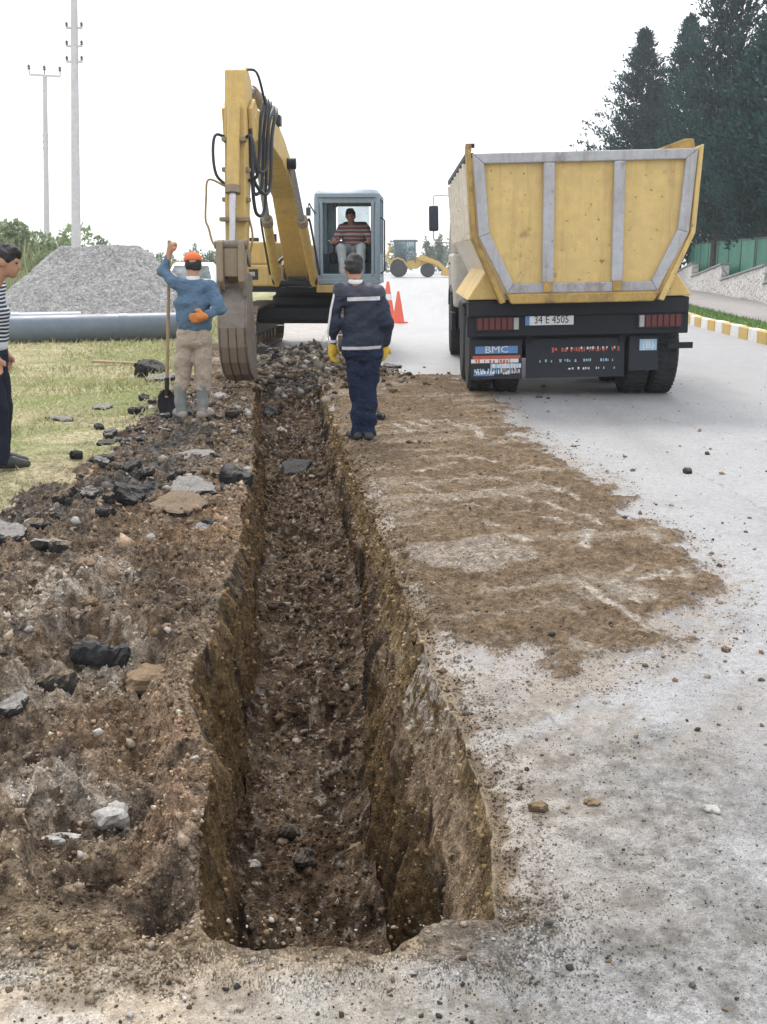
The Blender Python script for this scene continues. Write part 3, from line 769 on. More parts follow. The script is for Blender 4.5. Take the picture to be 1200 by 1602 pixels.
n = 3500; yy = ygeo(n, 2.5, 13.5); uu = rng.uniform(0, 1, n) ** 1.15
xx = lipL(yy) - .02 - uu * np.maximum(.2, lipL(yy) - I(yy, GRASS_E) + .1)
ss = (.0028 + .0008 * yy) * (.8 + 3.6 * rng.uniform(0, 1, n) ** 6)
keep = (xx > -.5 * yy - .4)
P.append((xx[keep], yy[keep], plateau(xx, yy)[keep], ss[keep], PAL_SOIL[rng.integers(0, 7, n)][keep]))
n = 1700; yy = ygeo(n, 2.9, 13.5); uu = rng.uniform(.03, .97, n)
bl_, br_ = lipL(yy) + I(yy, OFF_L), lipR(yy) - I(yy, OFF_R); xx = bl_ + uu * (br_ - bl_)
P.append((xx, yy, floor_z(xx, yy), (.0028 + .0008 * yy) * (.8 + 3.6 * rng.uniform(0, 1, n) ** 6), PAL_GRAV[rng.integers(0, 6, n)]))
n = 9000; yy = ygeo(n, 1.9, 15); xx = lipR(yy) + .02 + rng.uniform(0, 1, n) ** 1.1 * .46 * yy
dm = poly_sdf(xx, yy, MUD)
pr = (np.where(dm < .1, .16, np.where(dm < .6, .25, .06)) + .25 * (xx - lipR(yy) < .25) + .08 * (yy < 4)) * sm(.3, .65, fbm(xx, yy, 1.3, 3, 173)) * 1.4
keep = rng.uniform(0, 1, n) < pr
P.append((xx[keep], yy[keep], plateau(xx, yy)[keep], ((.0014 + .0007 * yy) * (.8 + 3.0 * rng.uniform(0, 1, n) ** 8))[keep], PAL_ROAD[rng.integers(0, 5, n)][keep]))
n = 900; yy = rng.uniform(1.8, 2.42, n); xx = rng.uniform(-1.1, .35, n)
P.append((xx, yy, plateau(xx, yy), .003 * (1 + 2.5 * rng.uniform(0, 1, n) ** 4), PAL_SOIL[rng.integers(0, 7, n)]))
n = 1500; yy = rng.normal(15.0, .8, n); xx = rng.normal(-1.0, .6, n)
P.append((xx, yy, plateau(xx, yy), .02 * (1 + 2.5 * rng.uniform(0, 1, n) ** 4), PAL_SOIL[rng.integers(0, 7, n)] * .8))
wsel = np.argwhere(((seg == 1) | (seg == 3) | (seg == 4)) & (Y > 2.45) & (Y < 12))
wsel = wsel[rng.integers(0, len(wsel), 4500)]; wi, wj = wsel[:, 0], wsel[:, 1]
P.append((X[wi, wj], Y[wi, wj], Z[wi, wj] - .002, (.0022 + .0007 * Y[wi, wj]) * (.8 + 3.0 * rng.uniform(0, 1, len(wi)) ** 6), np.clip(Col[wi, wj] * rng.uniform(.6, 1.9, (len(wi), 1)), .02, .5)))
CR = []
for msk, cnt, kk in (((seg == 0) & (gd < -.02) & (Y > 2.1) & (Y < 13.5) & (X > -.5 * Y - .3), 19000, 1.0), ((seg == 2) & (Y > 2.45) & (Y < 14), 9000, 1.0), (((seg == 1) | (seg == 3) | (seg == 4)) & (Y > 2.45) & (Y < 11), 8000, .75), ((seg == 5) & (mud > .5) & (Y < 13), 5000, .5), ((seg == 5) & (X - xr[:, None] < .16) & (Y > 2.35) & (Y < 10), 5000, .6), ((seg == 5) & (Y < 5.5) & (dustd > .3) & (X < .45 * Y), 9000, .30), ((seg == 5) & (thin > .2) & (Y < 12), 3000, .5), ((hp > .25), 5000, 1.2)):
    ws = np.argwhere(msk); ws = ws[rng.integers(0, len(ws), cnt)]; wi, wj = ws[:, 0], ws[:, 1]
    s_ = (.0022 + .0011 * Y[wi, wj]) * kk * np.exp(rng.normal(0, .48, cnt))
    CR.append((X[wi, wj] + rng.normal(0, .006, cnt), Y[wi, wj] + rng.normal(0, .006, cnt), Z[wi, wj], s_, np.clip(Col[wi, wj] * np.exp(rng.normal(-.35 if kk == .30 else 0.0, .32, (cnt, 1))), .012, .6)))
cx_, cy_, cz_, cs_, cc_ = [np.concatenate([p[i] for p in CR]) for i in range(5)]
n = len(cx_)
OV = np.array([(1, 0, 0), (-.5, .87, 0), (-.5, -.87, 0), (.1, .1, .9), (-.1, 0, -.8)]); OF = np.array([(0, 1, 3), (1, 2, 3), (2, 0, 3), (1, 0, 4), (2, 1, 4), (0, 2, 4)])
q = rng.normal(size=(n, 3, 3)); q, _ = np.linalg.qr(q)
vv = np.einsum('nij,nkj->nki', q, OV[None] * rng.uniform(.55, 1.25, (n, 5, 1))) * cs_[:, None, None]
vv = vv + np.stack([cx_, cy_, cz_ + cs_ * .2], -1)[:, None, :]
tag(mesh_arrays('soil_crumbs', vv.reshape(-1, 3), (OF[None] + (np.arange(n) * 5)[:, None, None]).reshape(-1, 3), M['stone'], None, False, np.repeat(cc_, 5, 0)), 'crumbs of dug earth covering bank, trench and mud', kind='stuff')
pebbles('loose_gravel', *[np.concatenate([p[i] for p in P]) for i in range(5)], M['stone'], 'loose stones and crumbs of earth scattered over trench, bank and road')

# ---- broken asphalt slabs and clods that can be told apart
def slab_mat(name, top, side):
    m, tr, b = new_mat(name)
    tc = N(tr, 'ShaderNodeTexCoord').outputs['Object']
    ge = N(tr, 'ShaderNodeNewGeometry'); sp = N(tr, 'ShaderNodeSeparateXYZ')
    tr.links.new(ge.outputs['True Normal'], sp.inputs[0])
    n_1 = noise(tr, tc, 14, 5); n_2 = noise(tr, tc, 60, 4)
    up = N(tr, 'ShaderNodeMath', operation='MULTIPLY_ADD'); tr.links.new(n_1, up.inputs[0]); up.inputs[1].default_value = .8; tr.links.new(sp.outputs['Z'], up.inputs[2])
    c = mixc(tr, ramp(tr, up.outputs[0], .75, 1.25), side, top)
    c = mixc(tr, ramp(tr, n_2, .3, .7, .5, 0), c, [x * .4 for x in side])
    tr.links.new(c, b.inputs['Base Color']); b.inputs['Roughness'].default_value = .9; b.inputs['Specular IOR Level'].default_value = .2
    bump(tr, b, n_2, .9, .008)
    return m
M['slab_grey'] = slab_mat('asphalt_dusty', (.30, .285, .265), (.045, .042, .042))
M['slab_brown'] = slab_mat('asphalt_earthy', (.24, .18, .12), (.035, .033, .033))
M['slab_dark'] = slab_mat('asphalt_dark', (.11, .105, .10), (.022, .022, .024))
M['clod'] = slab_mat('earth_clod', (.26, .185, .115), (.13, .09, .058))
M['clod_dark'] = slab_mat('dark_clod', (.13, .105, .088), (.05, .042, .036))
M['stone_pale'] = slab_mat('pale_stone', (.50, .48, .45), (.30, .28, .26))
def slab(name, label, cat, px, py, w, d, th, mat, tilt=(0, 0), rz=0.0, lift=0.0, zlev=None, seed=0, group=None, lump=False):
    """irregular broken plate (or lump), w x d x th metres, resting on the ground seen at that spot"""
    r = random.Random(seed * 31 + 5)
    x, y = gp(px, py, 0 if zlev is None else zlev)
    z = ground_z(x, y) if zlev is None else float(floor_z(np.array([x]), np.array([y]))[0])
    n = 30
    ns_ = r.randint(5, 7); ang_ = sorted(r.uniform(0, 1) * .7 / ns_ + k_ / ns_ for k_ in range(ns_)); ds_ = [r.uniform(.70, 1.0) for _ in range(ns_)]
    def rad_at(th_):
        q_ = 1.3
        for a_, d_ in zip(ang_, ds_):
            c_ = math.cos(th_ - a_ * 2 * math.pi)
            if c_ > .05: q_ = min(q_, d_ / c_)
        return q_
    rr = [rad_at(2 * math.pi * i / n) * r.uniform(.90, 1.06) for i in range(n)]
    if lump: rr = [.55 * q_ + .45 for q_ in rr]
    lv = [(-.5, .84), (-.25, .98), (.15, 1.0), (.40, .95), (.5, .86), (.5, .62), (.5, .34), (.5, .12)] if not lump else [(-.5, .55), (-.3, .88), (-.05, 1.0), (.2, .88), (.38, .62), (.47, .36), (.5, .14)]
    from mathutils import noise as mn
    sd_ = Vector((seed * 3.7, seed * 1.3, seed * 7.1))
    rings = []
    if lump: lv = [(-math.cos(math.pi * (q_ + .35) / 8.7) * .5, math.sin(math.pi * (q_ + .35) / 8.7)) for q_ in range(9)]
    for li_, (h, k_) in enumerate(lv):
        ring_ = []
        for i in range(n):
            an_ = 2 * math.pi * i / n
            side_ = (not lump) and li_ < 5
            j_ = r.uniform(.93, 1.05) if side_ else 1.0
            px_, py_, pz_ = math.cos(an_) * rr[i] * k_ * j_, math.sin(an_) * rr[i] * k_ * j_, h
            q_ = mn.noise(Vector((px_, py_, pz_)) * 1.6 + sd_) * .5 + mn.noise(Vector((px_, py_, pz_)) * 4.2 + sd_) * .22
            if lump:
                e_ = 1 + q_ * .75; px_ *= e_; py_ *= e_; pz_ *= e_
            else:
                pz_ += q_ * .55 + r.uniform(-.05, .05)
            ring_.append((px_ * w / 2, py_ * d / 2, pz_ * th))
        rings.append(ring_)
    mb = MB()
    mb.loft(rings)
    o = mb.build(name, mat, None)
    o.location = (x, y, z + th * .22 + lift * .45); o.rotation_euler = (tilt[0], tilt[1], rz)
    return tag(o, label, cat, group)
G = 'lumps of broken asphalt and earth'
S = lambda *a, **k: slab('asphalt_slab', *a, group=G, **k)
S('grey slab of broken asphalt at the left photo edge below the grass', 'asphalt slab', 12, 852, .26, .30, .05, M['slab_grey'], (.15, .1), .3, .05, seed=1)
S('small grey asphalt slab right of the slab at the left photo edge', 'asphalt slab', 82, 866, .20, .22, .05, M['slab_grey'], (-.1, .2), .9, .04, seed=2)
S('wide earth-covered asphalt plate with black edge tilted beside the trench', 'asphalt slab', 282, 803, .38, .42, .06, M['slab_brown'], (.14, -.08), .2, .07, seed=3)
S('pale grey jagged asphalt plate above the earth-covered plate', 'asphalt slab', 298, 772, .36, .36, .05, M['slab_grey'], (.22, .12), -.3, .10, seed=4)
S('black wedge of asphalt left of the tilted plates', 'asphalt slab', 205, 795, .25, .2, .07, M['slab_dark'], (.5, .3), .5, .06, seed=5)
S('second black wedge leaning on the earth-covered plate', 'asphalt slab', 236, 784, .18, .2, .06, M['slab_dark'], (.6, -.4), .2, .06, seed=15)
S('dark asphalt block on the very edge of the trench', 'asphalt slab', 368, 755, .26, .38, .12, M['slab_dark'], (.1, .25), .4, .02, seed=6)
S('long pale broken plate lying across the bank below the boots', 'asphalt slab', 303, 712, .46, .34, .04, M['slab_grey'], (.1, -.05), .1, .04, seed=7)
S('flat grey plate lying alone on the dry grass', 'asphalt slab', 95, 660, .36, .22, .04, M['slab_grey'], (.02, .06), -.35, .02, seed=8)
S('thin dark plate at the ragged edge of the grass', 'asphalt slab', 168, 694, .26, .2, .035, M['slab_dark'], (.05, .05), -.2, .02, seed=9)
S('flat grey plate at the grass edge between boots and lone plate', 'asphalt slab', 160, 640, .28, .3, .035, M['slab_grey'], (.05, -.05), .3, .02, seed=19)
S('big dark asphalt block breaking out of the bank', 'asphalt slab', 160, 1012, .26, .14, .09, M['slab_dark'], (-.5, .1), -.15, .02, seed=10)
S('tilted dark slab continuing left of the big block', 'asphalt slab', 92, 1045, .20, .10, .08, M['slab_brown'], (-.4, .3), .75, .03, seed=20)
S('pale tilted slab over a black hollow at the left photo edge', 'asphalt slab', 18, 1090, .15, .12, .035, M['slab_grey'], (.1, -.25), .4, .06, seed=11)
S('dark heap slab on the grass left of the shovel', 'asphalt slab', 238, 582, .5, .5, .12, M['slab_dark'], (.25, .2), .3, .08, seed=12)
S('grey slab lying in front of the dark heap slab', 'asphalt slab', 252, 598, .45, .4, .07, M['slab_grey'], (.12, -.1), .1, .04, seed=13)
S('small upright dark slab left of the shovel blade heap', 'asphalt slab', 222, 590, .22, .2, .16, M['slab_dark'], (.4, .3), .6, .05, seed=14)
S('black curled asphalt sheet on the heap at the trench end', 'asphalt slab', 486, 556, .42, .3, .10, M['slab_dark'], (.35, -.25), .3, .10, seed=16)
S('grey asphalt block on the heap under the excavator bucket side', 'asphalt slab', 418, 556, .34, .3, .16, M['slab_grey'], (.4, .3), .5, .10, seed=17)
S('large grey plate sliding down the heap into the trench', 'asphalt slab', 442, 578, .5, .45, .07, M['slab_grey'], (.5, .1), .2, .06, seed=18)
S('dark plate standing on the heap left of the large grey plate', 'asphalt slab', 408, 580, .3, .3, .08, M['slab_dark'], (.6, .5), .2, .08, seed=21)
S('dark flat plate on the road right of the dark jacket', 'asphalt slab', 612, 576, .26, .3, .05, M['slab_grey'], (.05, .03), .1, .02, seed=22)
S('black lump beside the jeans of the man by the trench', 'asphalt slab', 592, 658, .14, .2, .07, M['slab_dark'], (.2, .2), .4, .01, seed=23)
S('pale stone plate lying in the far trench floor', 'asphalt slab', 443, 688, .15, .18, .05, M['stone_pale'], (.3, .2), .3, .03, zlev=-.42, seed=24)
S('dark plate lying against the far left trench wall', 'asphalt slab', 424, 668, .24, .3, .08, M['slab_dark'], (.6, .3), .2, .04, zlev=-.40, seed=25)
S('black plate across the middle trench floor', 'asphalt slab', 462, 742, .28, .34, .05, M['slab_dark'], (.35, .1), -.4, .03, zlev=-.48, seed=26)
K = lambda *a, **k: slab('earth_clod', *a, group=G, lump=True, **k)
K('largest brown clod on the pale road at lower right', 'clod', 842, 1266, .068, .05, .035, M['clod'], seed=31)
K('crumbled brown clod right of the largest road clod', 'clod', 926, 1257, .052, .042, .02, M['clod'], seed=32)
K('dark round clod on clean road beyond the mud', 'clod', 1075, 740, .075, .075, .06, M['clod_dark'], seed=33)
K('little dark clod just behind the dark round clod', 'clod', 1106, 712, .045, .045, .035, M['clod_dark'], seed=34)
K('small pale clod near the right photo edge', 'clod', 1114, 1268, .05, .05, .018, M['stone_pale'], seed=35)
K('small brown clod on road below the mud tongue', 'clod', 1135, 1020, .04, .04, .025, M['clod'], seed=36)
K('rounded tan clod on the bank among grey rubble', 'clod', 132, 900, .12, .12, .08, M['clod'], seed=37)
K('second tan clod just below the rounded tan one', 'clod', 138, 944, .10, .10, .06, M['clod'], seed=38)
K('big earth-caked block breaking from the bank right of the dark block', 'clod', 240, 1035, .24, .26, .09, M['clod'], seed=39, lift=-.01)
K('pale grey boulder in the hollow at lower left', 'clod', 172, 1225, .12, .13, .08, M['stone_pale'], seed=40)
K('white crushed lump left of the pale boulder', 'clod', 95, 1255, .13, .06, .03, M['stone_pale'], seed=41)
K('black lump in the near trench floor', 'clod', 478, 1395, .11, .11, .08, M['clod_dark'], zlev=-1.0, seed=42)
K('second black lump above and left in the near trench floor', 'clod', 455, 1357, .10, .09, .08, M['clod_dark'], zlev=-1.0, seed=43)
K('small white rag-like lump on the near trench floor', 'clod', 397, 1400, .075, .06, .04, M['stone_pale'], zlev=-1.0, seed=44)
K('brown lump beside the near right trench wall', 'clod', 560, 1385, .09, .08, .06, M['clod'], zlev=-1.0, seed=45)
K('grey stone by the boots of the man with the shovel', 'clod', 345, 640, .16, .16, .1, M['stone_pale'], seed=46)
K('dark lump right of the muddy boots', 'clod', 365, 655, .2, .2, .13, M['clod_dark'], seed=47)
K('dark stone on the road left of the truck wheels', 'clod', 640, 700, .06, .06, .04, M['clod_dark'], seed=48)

rb2 = random.Random(77)
spots = []
for k in range(46):
    t_ = rb2.random()
    cx2 = np.interp(t_, [0, .25, .5, .75, 1], [20, 90, 170, 215, 262]); cy2 = np.interp(t_, [0, .25, .5, .75, 1], [850, 810, 755, 690, 612])
    spots.append((cx2 + rb2.gauss(0, 38), cy2 + rb2.gauss(0, 22)))
for k in range(16): spots.append((rb2.uniform(180, 370), rb2.uniform(690, 830)))
for k in range(12): spots.append((rb2.uniform(385, 505), rb2.uniform(548, 600)))
specs = []
for k, (px_, py_) in enumerate(spots):
    x_, y_ = gp(px_, py_)
    if x_ > float(lipL(np.array([y_]))[0]) - .08 and py_ > 605: continue
    w_ = rb2.uniform(.06, .20) * (1.2 if py_ < 620 else 1)
    mk = rb2.choice(('slab_dark', 'slab_dark', 'slab_grey', 'slab_brown'))
    zone_ = 'on the far heap' if py_ < 605 and px_ > 380 else ('left of the shovel' if py_ < 650 else ('behind the lone grass plate' if py_ < 730 else ('at the left photo edge' if px_ < 130 else ('among the tilted plates' if px_ > 230 else 'along the grass edge'))))
    lab_ = ('larger' if w_ > .13 else 'small') + {'slab_dark': ' black', 'slab_grey': ' dusty grey', 'slab_brown': ' earth-brown'}[mk] + ' asphalt piece%s ' + zone_
    specs.append((lab_, px_, py_, w_, mk, zone_, k))
ORD = ['leftmost', 'second from left', 'third from left', 'fourth from left', 'fifth from left', 'sixth from left', 'seventh from left', 'eighth from left', 'ninth from left']
for lab_, px_, py_, w_, mk, zone_, k in specs:
    mates = sorted(q[1] for q in specs if q[0] == lab_)
    full = lab_ % '' if len(mates) == 1 else ORD[min(8, mates.index(px_))] + ' of the ' + lab_ % 's'
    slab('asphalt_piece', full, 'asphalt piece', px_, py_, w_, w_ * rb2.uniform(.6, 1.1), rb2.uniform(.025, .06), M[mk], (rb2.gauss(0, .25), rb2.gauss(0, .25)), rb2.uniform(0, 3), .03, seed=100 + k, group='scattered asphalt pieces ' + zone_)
# ============================================================ right side: kerb, pavement, wall, fence, trees
KH = .24
kb = tag(link('kerb', None), 'kerb of alternating yellow and white painted stones', kind='structure')
def kerb_stone_mesh(mat, nm):
    mb = MB(); mb.box((.09, 0, KH / 2 - .03), (.18, .66, KH + .06))
    return mb.build(nm, mat, kb, False, .018)
ky, kw = kerb_stone_mesh(M['kerb_y'], 'kerb_stone'), kerb_stone_mesh(M['kerb_w'], 'kerb_stone')
yk = 9.0; i = 0
rk = random.Random(4)
while yk < 46:
    src = (ky, kw)[i % 2]
    o = src if i < 2 else copy_part(src, kb)
    xk = float(kerb(yk))
    o.location = (xk + rk.uniform(-.008, .008), yk, rk.uniform(-.008, .006))
    o.rotation_euler = (0, rk.uniform(-.02, .02), math.atan2(-(float(kerb(yk + .3)) - float(kerb(yk - .3))), .6) + rk.uniform(-.01, .01))
    yk += .68; i += 1
def strip(name, off0, off1, z, mat, y0=6, y1=60, label=None):
    yy = np.linspace(y0, y1, 60); Vv = []
    for y_ in yy:
        k_ = float(kerb(y_)); Vv += [(k_ + off0, y_, -.05), (k_ + off0, y_, z), (k_ + off1, y_, z), (k_ + off1, y_, -.05)]
    F = []
    for j in range(len(yy) - 1):
        for q in range(3): F.append((j * 4 + q, j * 4 + q + 1, (j + 1) * 4 + q + 1, (j + 1) * 4 + q))
    o = mesh_arrays(name, Vv, F, mat); tag(o, label, kind='structure'); return o
strip('grass_strip', .185, 1.05, KH - .02, paint('strip_turf', (.12, .19, .05), .95, (.22, .2, .1), .6, 2.0, spec=.1), label='green grass strip behind the painted kerb')
strip('pavement', 1.05, 4.6, KH - .012, M['pave'], label='grey pavement along the white stone wall')

# stepped stone wall: it follows the pavement, its sloping top falling back at each step
m, tr, b = new_mat('whitewashed_stone')
tc = N(tr, 'ShaderNodeTexCoord').outputs['Object']
vo = N(tr, 'ShaderNodeTexVoronoi', Scale=3.2, feature='DISTANCE_TO_EDGE'); tr.links.new(tc, vo.inputs['Vector'])
c = mixc(tr, ramp(tr, vo.outputs['Distance'], .0, .05), (.36, .35, .34), (.66, .63, .60))
c = mixc(tr, ramp(tr, noise(tr, tc, 6, 5), .5, .8, 0, .7), c, (.45, .37, .31))
c = mixc(tr, ramp(tr, noise(tr, tc, 1.0, 4), .55, .8, 0, .5), c, (.25, .24, .23))
tr.links.new(c, b.inputs['Base Color']); b.inputs['Roughness'].default_value = .9
bump(tr, b, ramp(tr, vo.outputs['Distance'], 0, .12), 1.0, .04)
M['wall'] = m
WP = [(10.35, 24.0), (11.6, 33.0), (12.35, 36.1), (13.35, 44.0), (14.4, 52.0), (15.6, 60.0)]
wl = thing('stone_wall', 'whitewashed stone wall with stepped sloping top behind the pavement', 'wall', (0, 0, 0))
for j, ((xa, ya), (xb, yb)) in enumerate(zip(WP[:-1], WP[1:])):
    if j == 1: za, zb = 1.0, .78
    elif j == 0: za, zb = 1.55, 1.0
    else: za, zb = 1.37, .76
    t_ = Vector((xb - xa, yb - ya, 0)).normalized(); n_ = Vector((t_.y, -t_.x, 0)) * .32
    A, B = Vector((xa, ya, 0)), Vector((xb, yb, 0)) - t_ * .004
    mb = MB(); mb.hexa([A - Vector((0, 0, .1)), A + n_ - Vector((0, 0, .1)), B + n_ - Vector((0, 0, .1)), B - Vector((0, 0, .1)), A + Vector((0, 0, za)), A + n_ + Vector((0, 0, za)), B + n_ + Vector((0, 0, zb)), B + Vector((0, 0, zb))])
    mb.build('wall_section', M['wall'], wl, False, .03)
    u = Vector((0, 0, 1)); e = -n_.normalized() * .05
    mb = MB(); mb.hexa([A + e + u * (za + .003), A + n_ - e + u * (za + .003), B + n_ - e + u * (zb + .003), B + e + u * (zb + .003), A + e + u * (za + .075), A + n_ - e + u * (za + .075), B + n_ - e + u * (zb + .075), B + e + u * (zb + .075)])
    mb.build('coping', M['coping'], wl, False, .012)
fe = thing('green_fence', 'solid green panel fence standing behind the white wall', 'fence', (0, 0, 0))
fpts = [(x + .75, y) for x, y in WP]
q = 0.0
FP = []
for (xa, ya), (xb, yb) in zip(fpts[:-1], fpts[1:]):
    L_ = math.hypot(xb - xa, yb - ya); nn = max(1, round(L_ / 2.6))
    for s_ in range(nn): FP.append((xa + (xb - xa) * s_ / nn, ya + (yb - ya) * s_ / nn))
FP.append(fpts[-1])
for (xa, ya), (xb, yb) in zip(FP[:-1], FP[1:]):
    MB().beam((xa, ya, 1.36), (xb, yb, 1.36), .05, 1.86).build('panel', M['green_panel'], fe)
    MB().beam((xa, ya, 2.33), (xb, yb, 2.33), .09, .07).build('rail', M['green_post'], fe)
    MB().box((xa, ya - .05, 1.2), (.11, .11, 2.4)).build('post', M['green_post'], fe, False, .01)

def leaves(name, P_, D_, S_, W_, mat, parent, shade, nseed=0):
    """leaf sprays: quads at P_, pointing along D_, S_ long and W_ wide"""
    r = np.random.default_rng(nseed)
    n = len(P_)
    D_ = D_ / (np.linalg.norm(D_, axis=1, keepdims=True) + 1e-9)
    q_ = r.normal(size=(n, 3)); s_ = np.cross(D_, q_); s_ /= (np.linalg.norm(s_, axis=1, keepdims=True) + 1e-9)
    S_ = S_[:, None]; W_ = W_[:, None]
    v = np.stack([P_ - s_ * W_ * .35, P_ + s_ * W_ * .35, P_ + D_ * S_ + s_ * W_ * .5 * 0.25, P_ + D_ * S_ * .55 - s_ * W_], 1)
    f = np.arange(n * 4).reshape(n, 4)
    cc = np.repeat(np.stack([shade] * 3, -1), 4, 0)
    return mesh_arrays(name, v.reshape(-1, 3), f, mat, parent, False, cc)

def conifer(label, x, y, H, R, z0, seed, nb=260, npb=95, lean=0.0, group='dark conifers behind the green fence'):
    r = np.random.default_rng(seed)
    th = thing('conifer_tree', label, 'tree', (x, y, 0), 0, group)
    mb = MB(); mb.tube([(0, 0, -.2), (.03, 0, H * .3), (lean * .5, 0, H * .65), (lean, 0, H * .97)], [.17 + H * .006, .13 + H * .004, .08, .02], 9)
    mb.build('trunk', M['bark'], th, True)
    P_, D_, S_, H_ = [], [], [], []
    lb = MB()
    for i in range(nb):
        t_ = (i + r.uniform(0, 1)) / nb
        z = z0 + (H - z0) * t_
        ang = i * 2.399 + r.uniform(-.5, .5)
        lump = .55 + .75 * r.uniform(0, 1)
        rad_ = R * ((1 - t_) ** .92) * (.22 + .78 * min(1, (t_ + .06) / .22)) * lump + .10
        up = r.uniform(.25, .9)
        dr = np.array([math.cos(ang), math.sin(ang), up]); dr /= np.linalg.norm(dr)
        base = np.array([lean * t_, 0, z])
        if i % 5 == 0: lb.tube([base, base + dr * rad_ * .5, base + dr * rad_ * .95], [.035, .022, .008], 4, False)
        k = int(npb * (.45 + .9 * rad_ / R))
        u = r.uniform(.12, 1, k) ** .75
        pp = base + dr[None] * (u * rad_)[:, None] + r.normal(size=(k, 3)) * (.10 + .17 * (1 - t_)) * np.array([1, 1, .8])
        dd = dr[None] * .8 + np.array([0, 0, .5]) + r.normal(size=(k, 3)) * .55
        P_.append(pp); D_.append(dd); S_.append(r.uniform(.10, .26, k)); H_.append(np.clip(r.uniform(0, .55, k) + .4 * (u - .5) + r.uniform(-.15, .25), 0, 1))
    P_, D_, S_, H_ = np.concatenate(P_), np.concatenate(D_), np.concatenate(S_), np.concatenate(H_)
    lb.build('branches', M['bark'], th)['kind'] = 'stuff'
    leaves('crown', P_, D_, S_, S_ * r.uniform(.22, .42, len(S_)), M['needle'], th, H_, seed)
    return th
conifer('leftmost tall conifer with narrow top above the truck body', 13.9, 62, 13.3, 4.9, 1.0, 1, 340)
conifer('pointed conifer second from the left above the truck body', 15.8, 60, 13.6, 4.4, 1.0, 2, 330)
conifer('tallest conifer whose top leaves the picture', 14.85, 50, 15.8, 3.6, 2.4, 3, 330)
conifer('conifer with slim tip right of the tallest one', 13.85, 41, 10.4, 2.8, 2.4, 4, 280)
conifer('conifer at the right photo edge with branches reaching in high up', 14.3, 37.5, 13.8, 3.2, 2.4, 5, 320)
conifer('low conifer filling the gap under the tallest one', 17.6, 57, 11.0, 3.6, 1.0, 6)
conifer('low conifer between the leftmost and the pointed one', 16.2, 68, 11.5, 3.8, 1.0, 7)
conifer('low dense conifer behind the right photo edge', 16.0, 46, 10.5, 3.2, 1.0, 8)

# ============================================================ left side
# gravel pile
ncr, ncn = 70, 180
rr_ = np.linspace(0, 1, ncr); aa_ = np.linspace(0, 2 * np.pi, ncn, endpoint=False)
RR_, AA_ = np.meshgrid(rr_, aa_, indexing='ij')
edge_ = 1 + (fbm(np.cos(AA_) * 1.3 + 4, np.sin(AA_) * 1.3 + 4, 1.5, 3, 201) - .5) * .35
gx_ = np.cos(AA_) * RR_ * edge_ * 3.7 + (1 - RR_) * .1; gy_ = np.sin(AA_) * RR_ * edge_ * 2.7
ridge = np.hypot(np.maximum(np.abs(gx_ + .15) - .95, 0), gy_ * 1.05)
gz_ = 2.02 - ridge * .78
gz_ = np.minimum(gz_, 1.95 - .10 * (gx_ * .5) ** 2) + (fbm(gx_, gy_, 1.6, 4, 203) - .5) * .22 + (fbm(gx_, gy_, 9, 3, 205) - .5) * .07
gz_ = np.maximum(gz_, -.1)
gv = np.stack([gx_, gy_, gz_], -1).reshape(-1, 3)
ii = np.arange(ncr * ncn).reshape(ncr, ncn)
gq_ = np.stack([ii[:-1], np.roll(ii[:-1], -1, 1), np.roll(ii[1:], -1, 1), ii[1:]], -1).reshape(-1, 4)[:, ::-1]
gc_ = lerp(col(.26, .26, .258), col(.43, .425, .42), np.clip(fbm(gx_, gy_, 9, 4, 207) * .6 + fbm(gx_, gy_, 24, 3, 209) * .5, 0, 1)).reshape(-1, 3)
gpile = mesh_arrays('gravel_pile', gv, gq_, attr_mat('crushed_gravel', 30.0, .45, bd=.012, big=11.0, bd2=.03, lo=.68, hi=1.2, clod=.5, cscale=14.0), None, True, gc_)
gpile.location = (-7.75, 31.2, 0)
tag(gpile, 'cone-shaped heap of grey crushed gravel behind the long pipe', 'gravel pile')
# pipes
def long_pipe(label, a, b_, r):
    a, b_ = Vector(a), Vector(b_)
    th = thing('plastic_pipe', label, 'pipe', tuple(b_), 0, 'grey pipes laid on the grass')
    d = (a - b_); L = d.length; d.normalize()
    mb = MB(); x = d.cross(Vector((0, 0, 1))).normalized(); y = x.cross(d)
    rings = []
    for s_, k in ((0, 1), (L, 1), (L, .93), (0, .93)):
        rings.append([tuple(d * s_ + (x * math.cos(t2) + y * math.sin(t2)) * r * k) for t2 in np.linspace(0, 2 * math.pi, 36, endpoint=False)])
    rings.append(rings[0])
    mb.loft(rings, False); mb.build('pipe_wall', M['gvc'], th, True)
    for s_ in (1.2, 7.2):
        ring = MB(); rg = []
        for ss_, k in ((s_, 1.0), (s_, 1.035), (s_ + .16, 1.035), (s_ + .16, 1.0)):
            rg.append([tuple(d * ss_ + (x * math.cos(t2) + y * math.sin(t2)) * r * k) for t2 in np.linspace(0, 2 * math.pi, 36, endpoint=False)])
        ring.loft(rg, False)
        if s_ < L: ring.build('collar', M['gvc'], th, True)
long_pipe('large grey plastic pipe lying along the grass in front of the gravel', (-12.5, 19.2, .24), (-4.0, 22.4, .28), .27)
long_pipe('second grey pipe just showing behind the large one', (-13.5, 20.4, .26), (-6.2, 22.6, .30), .26)
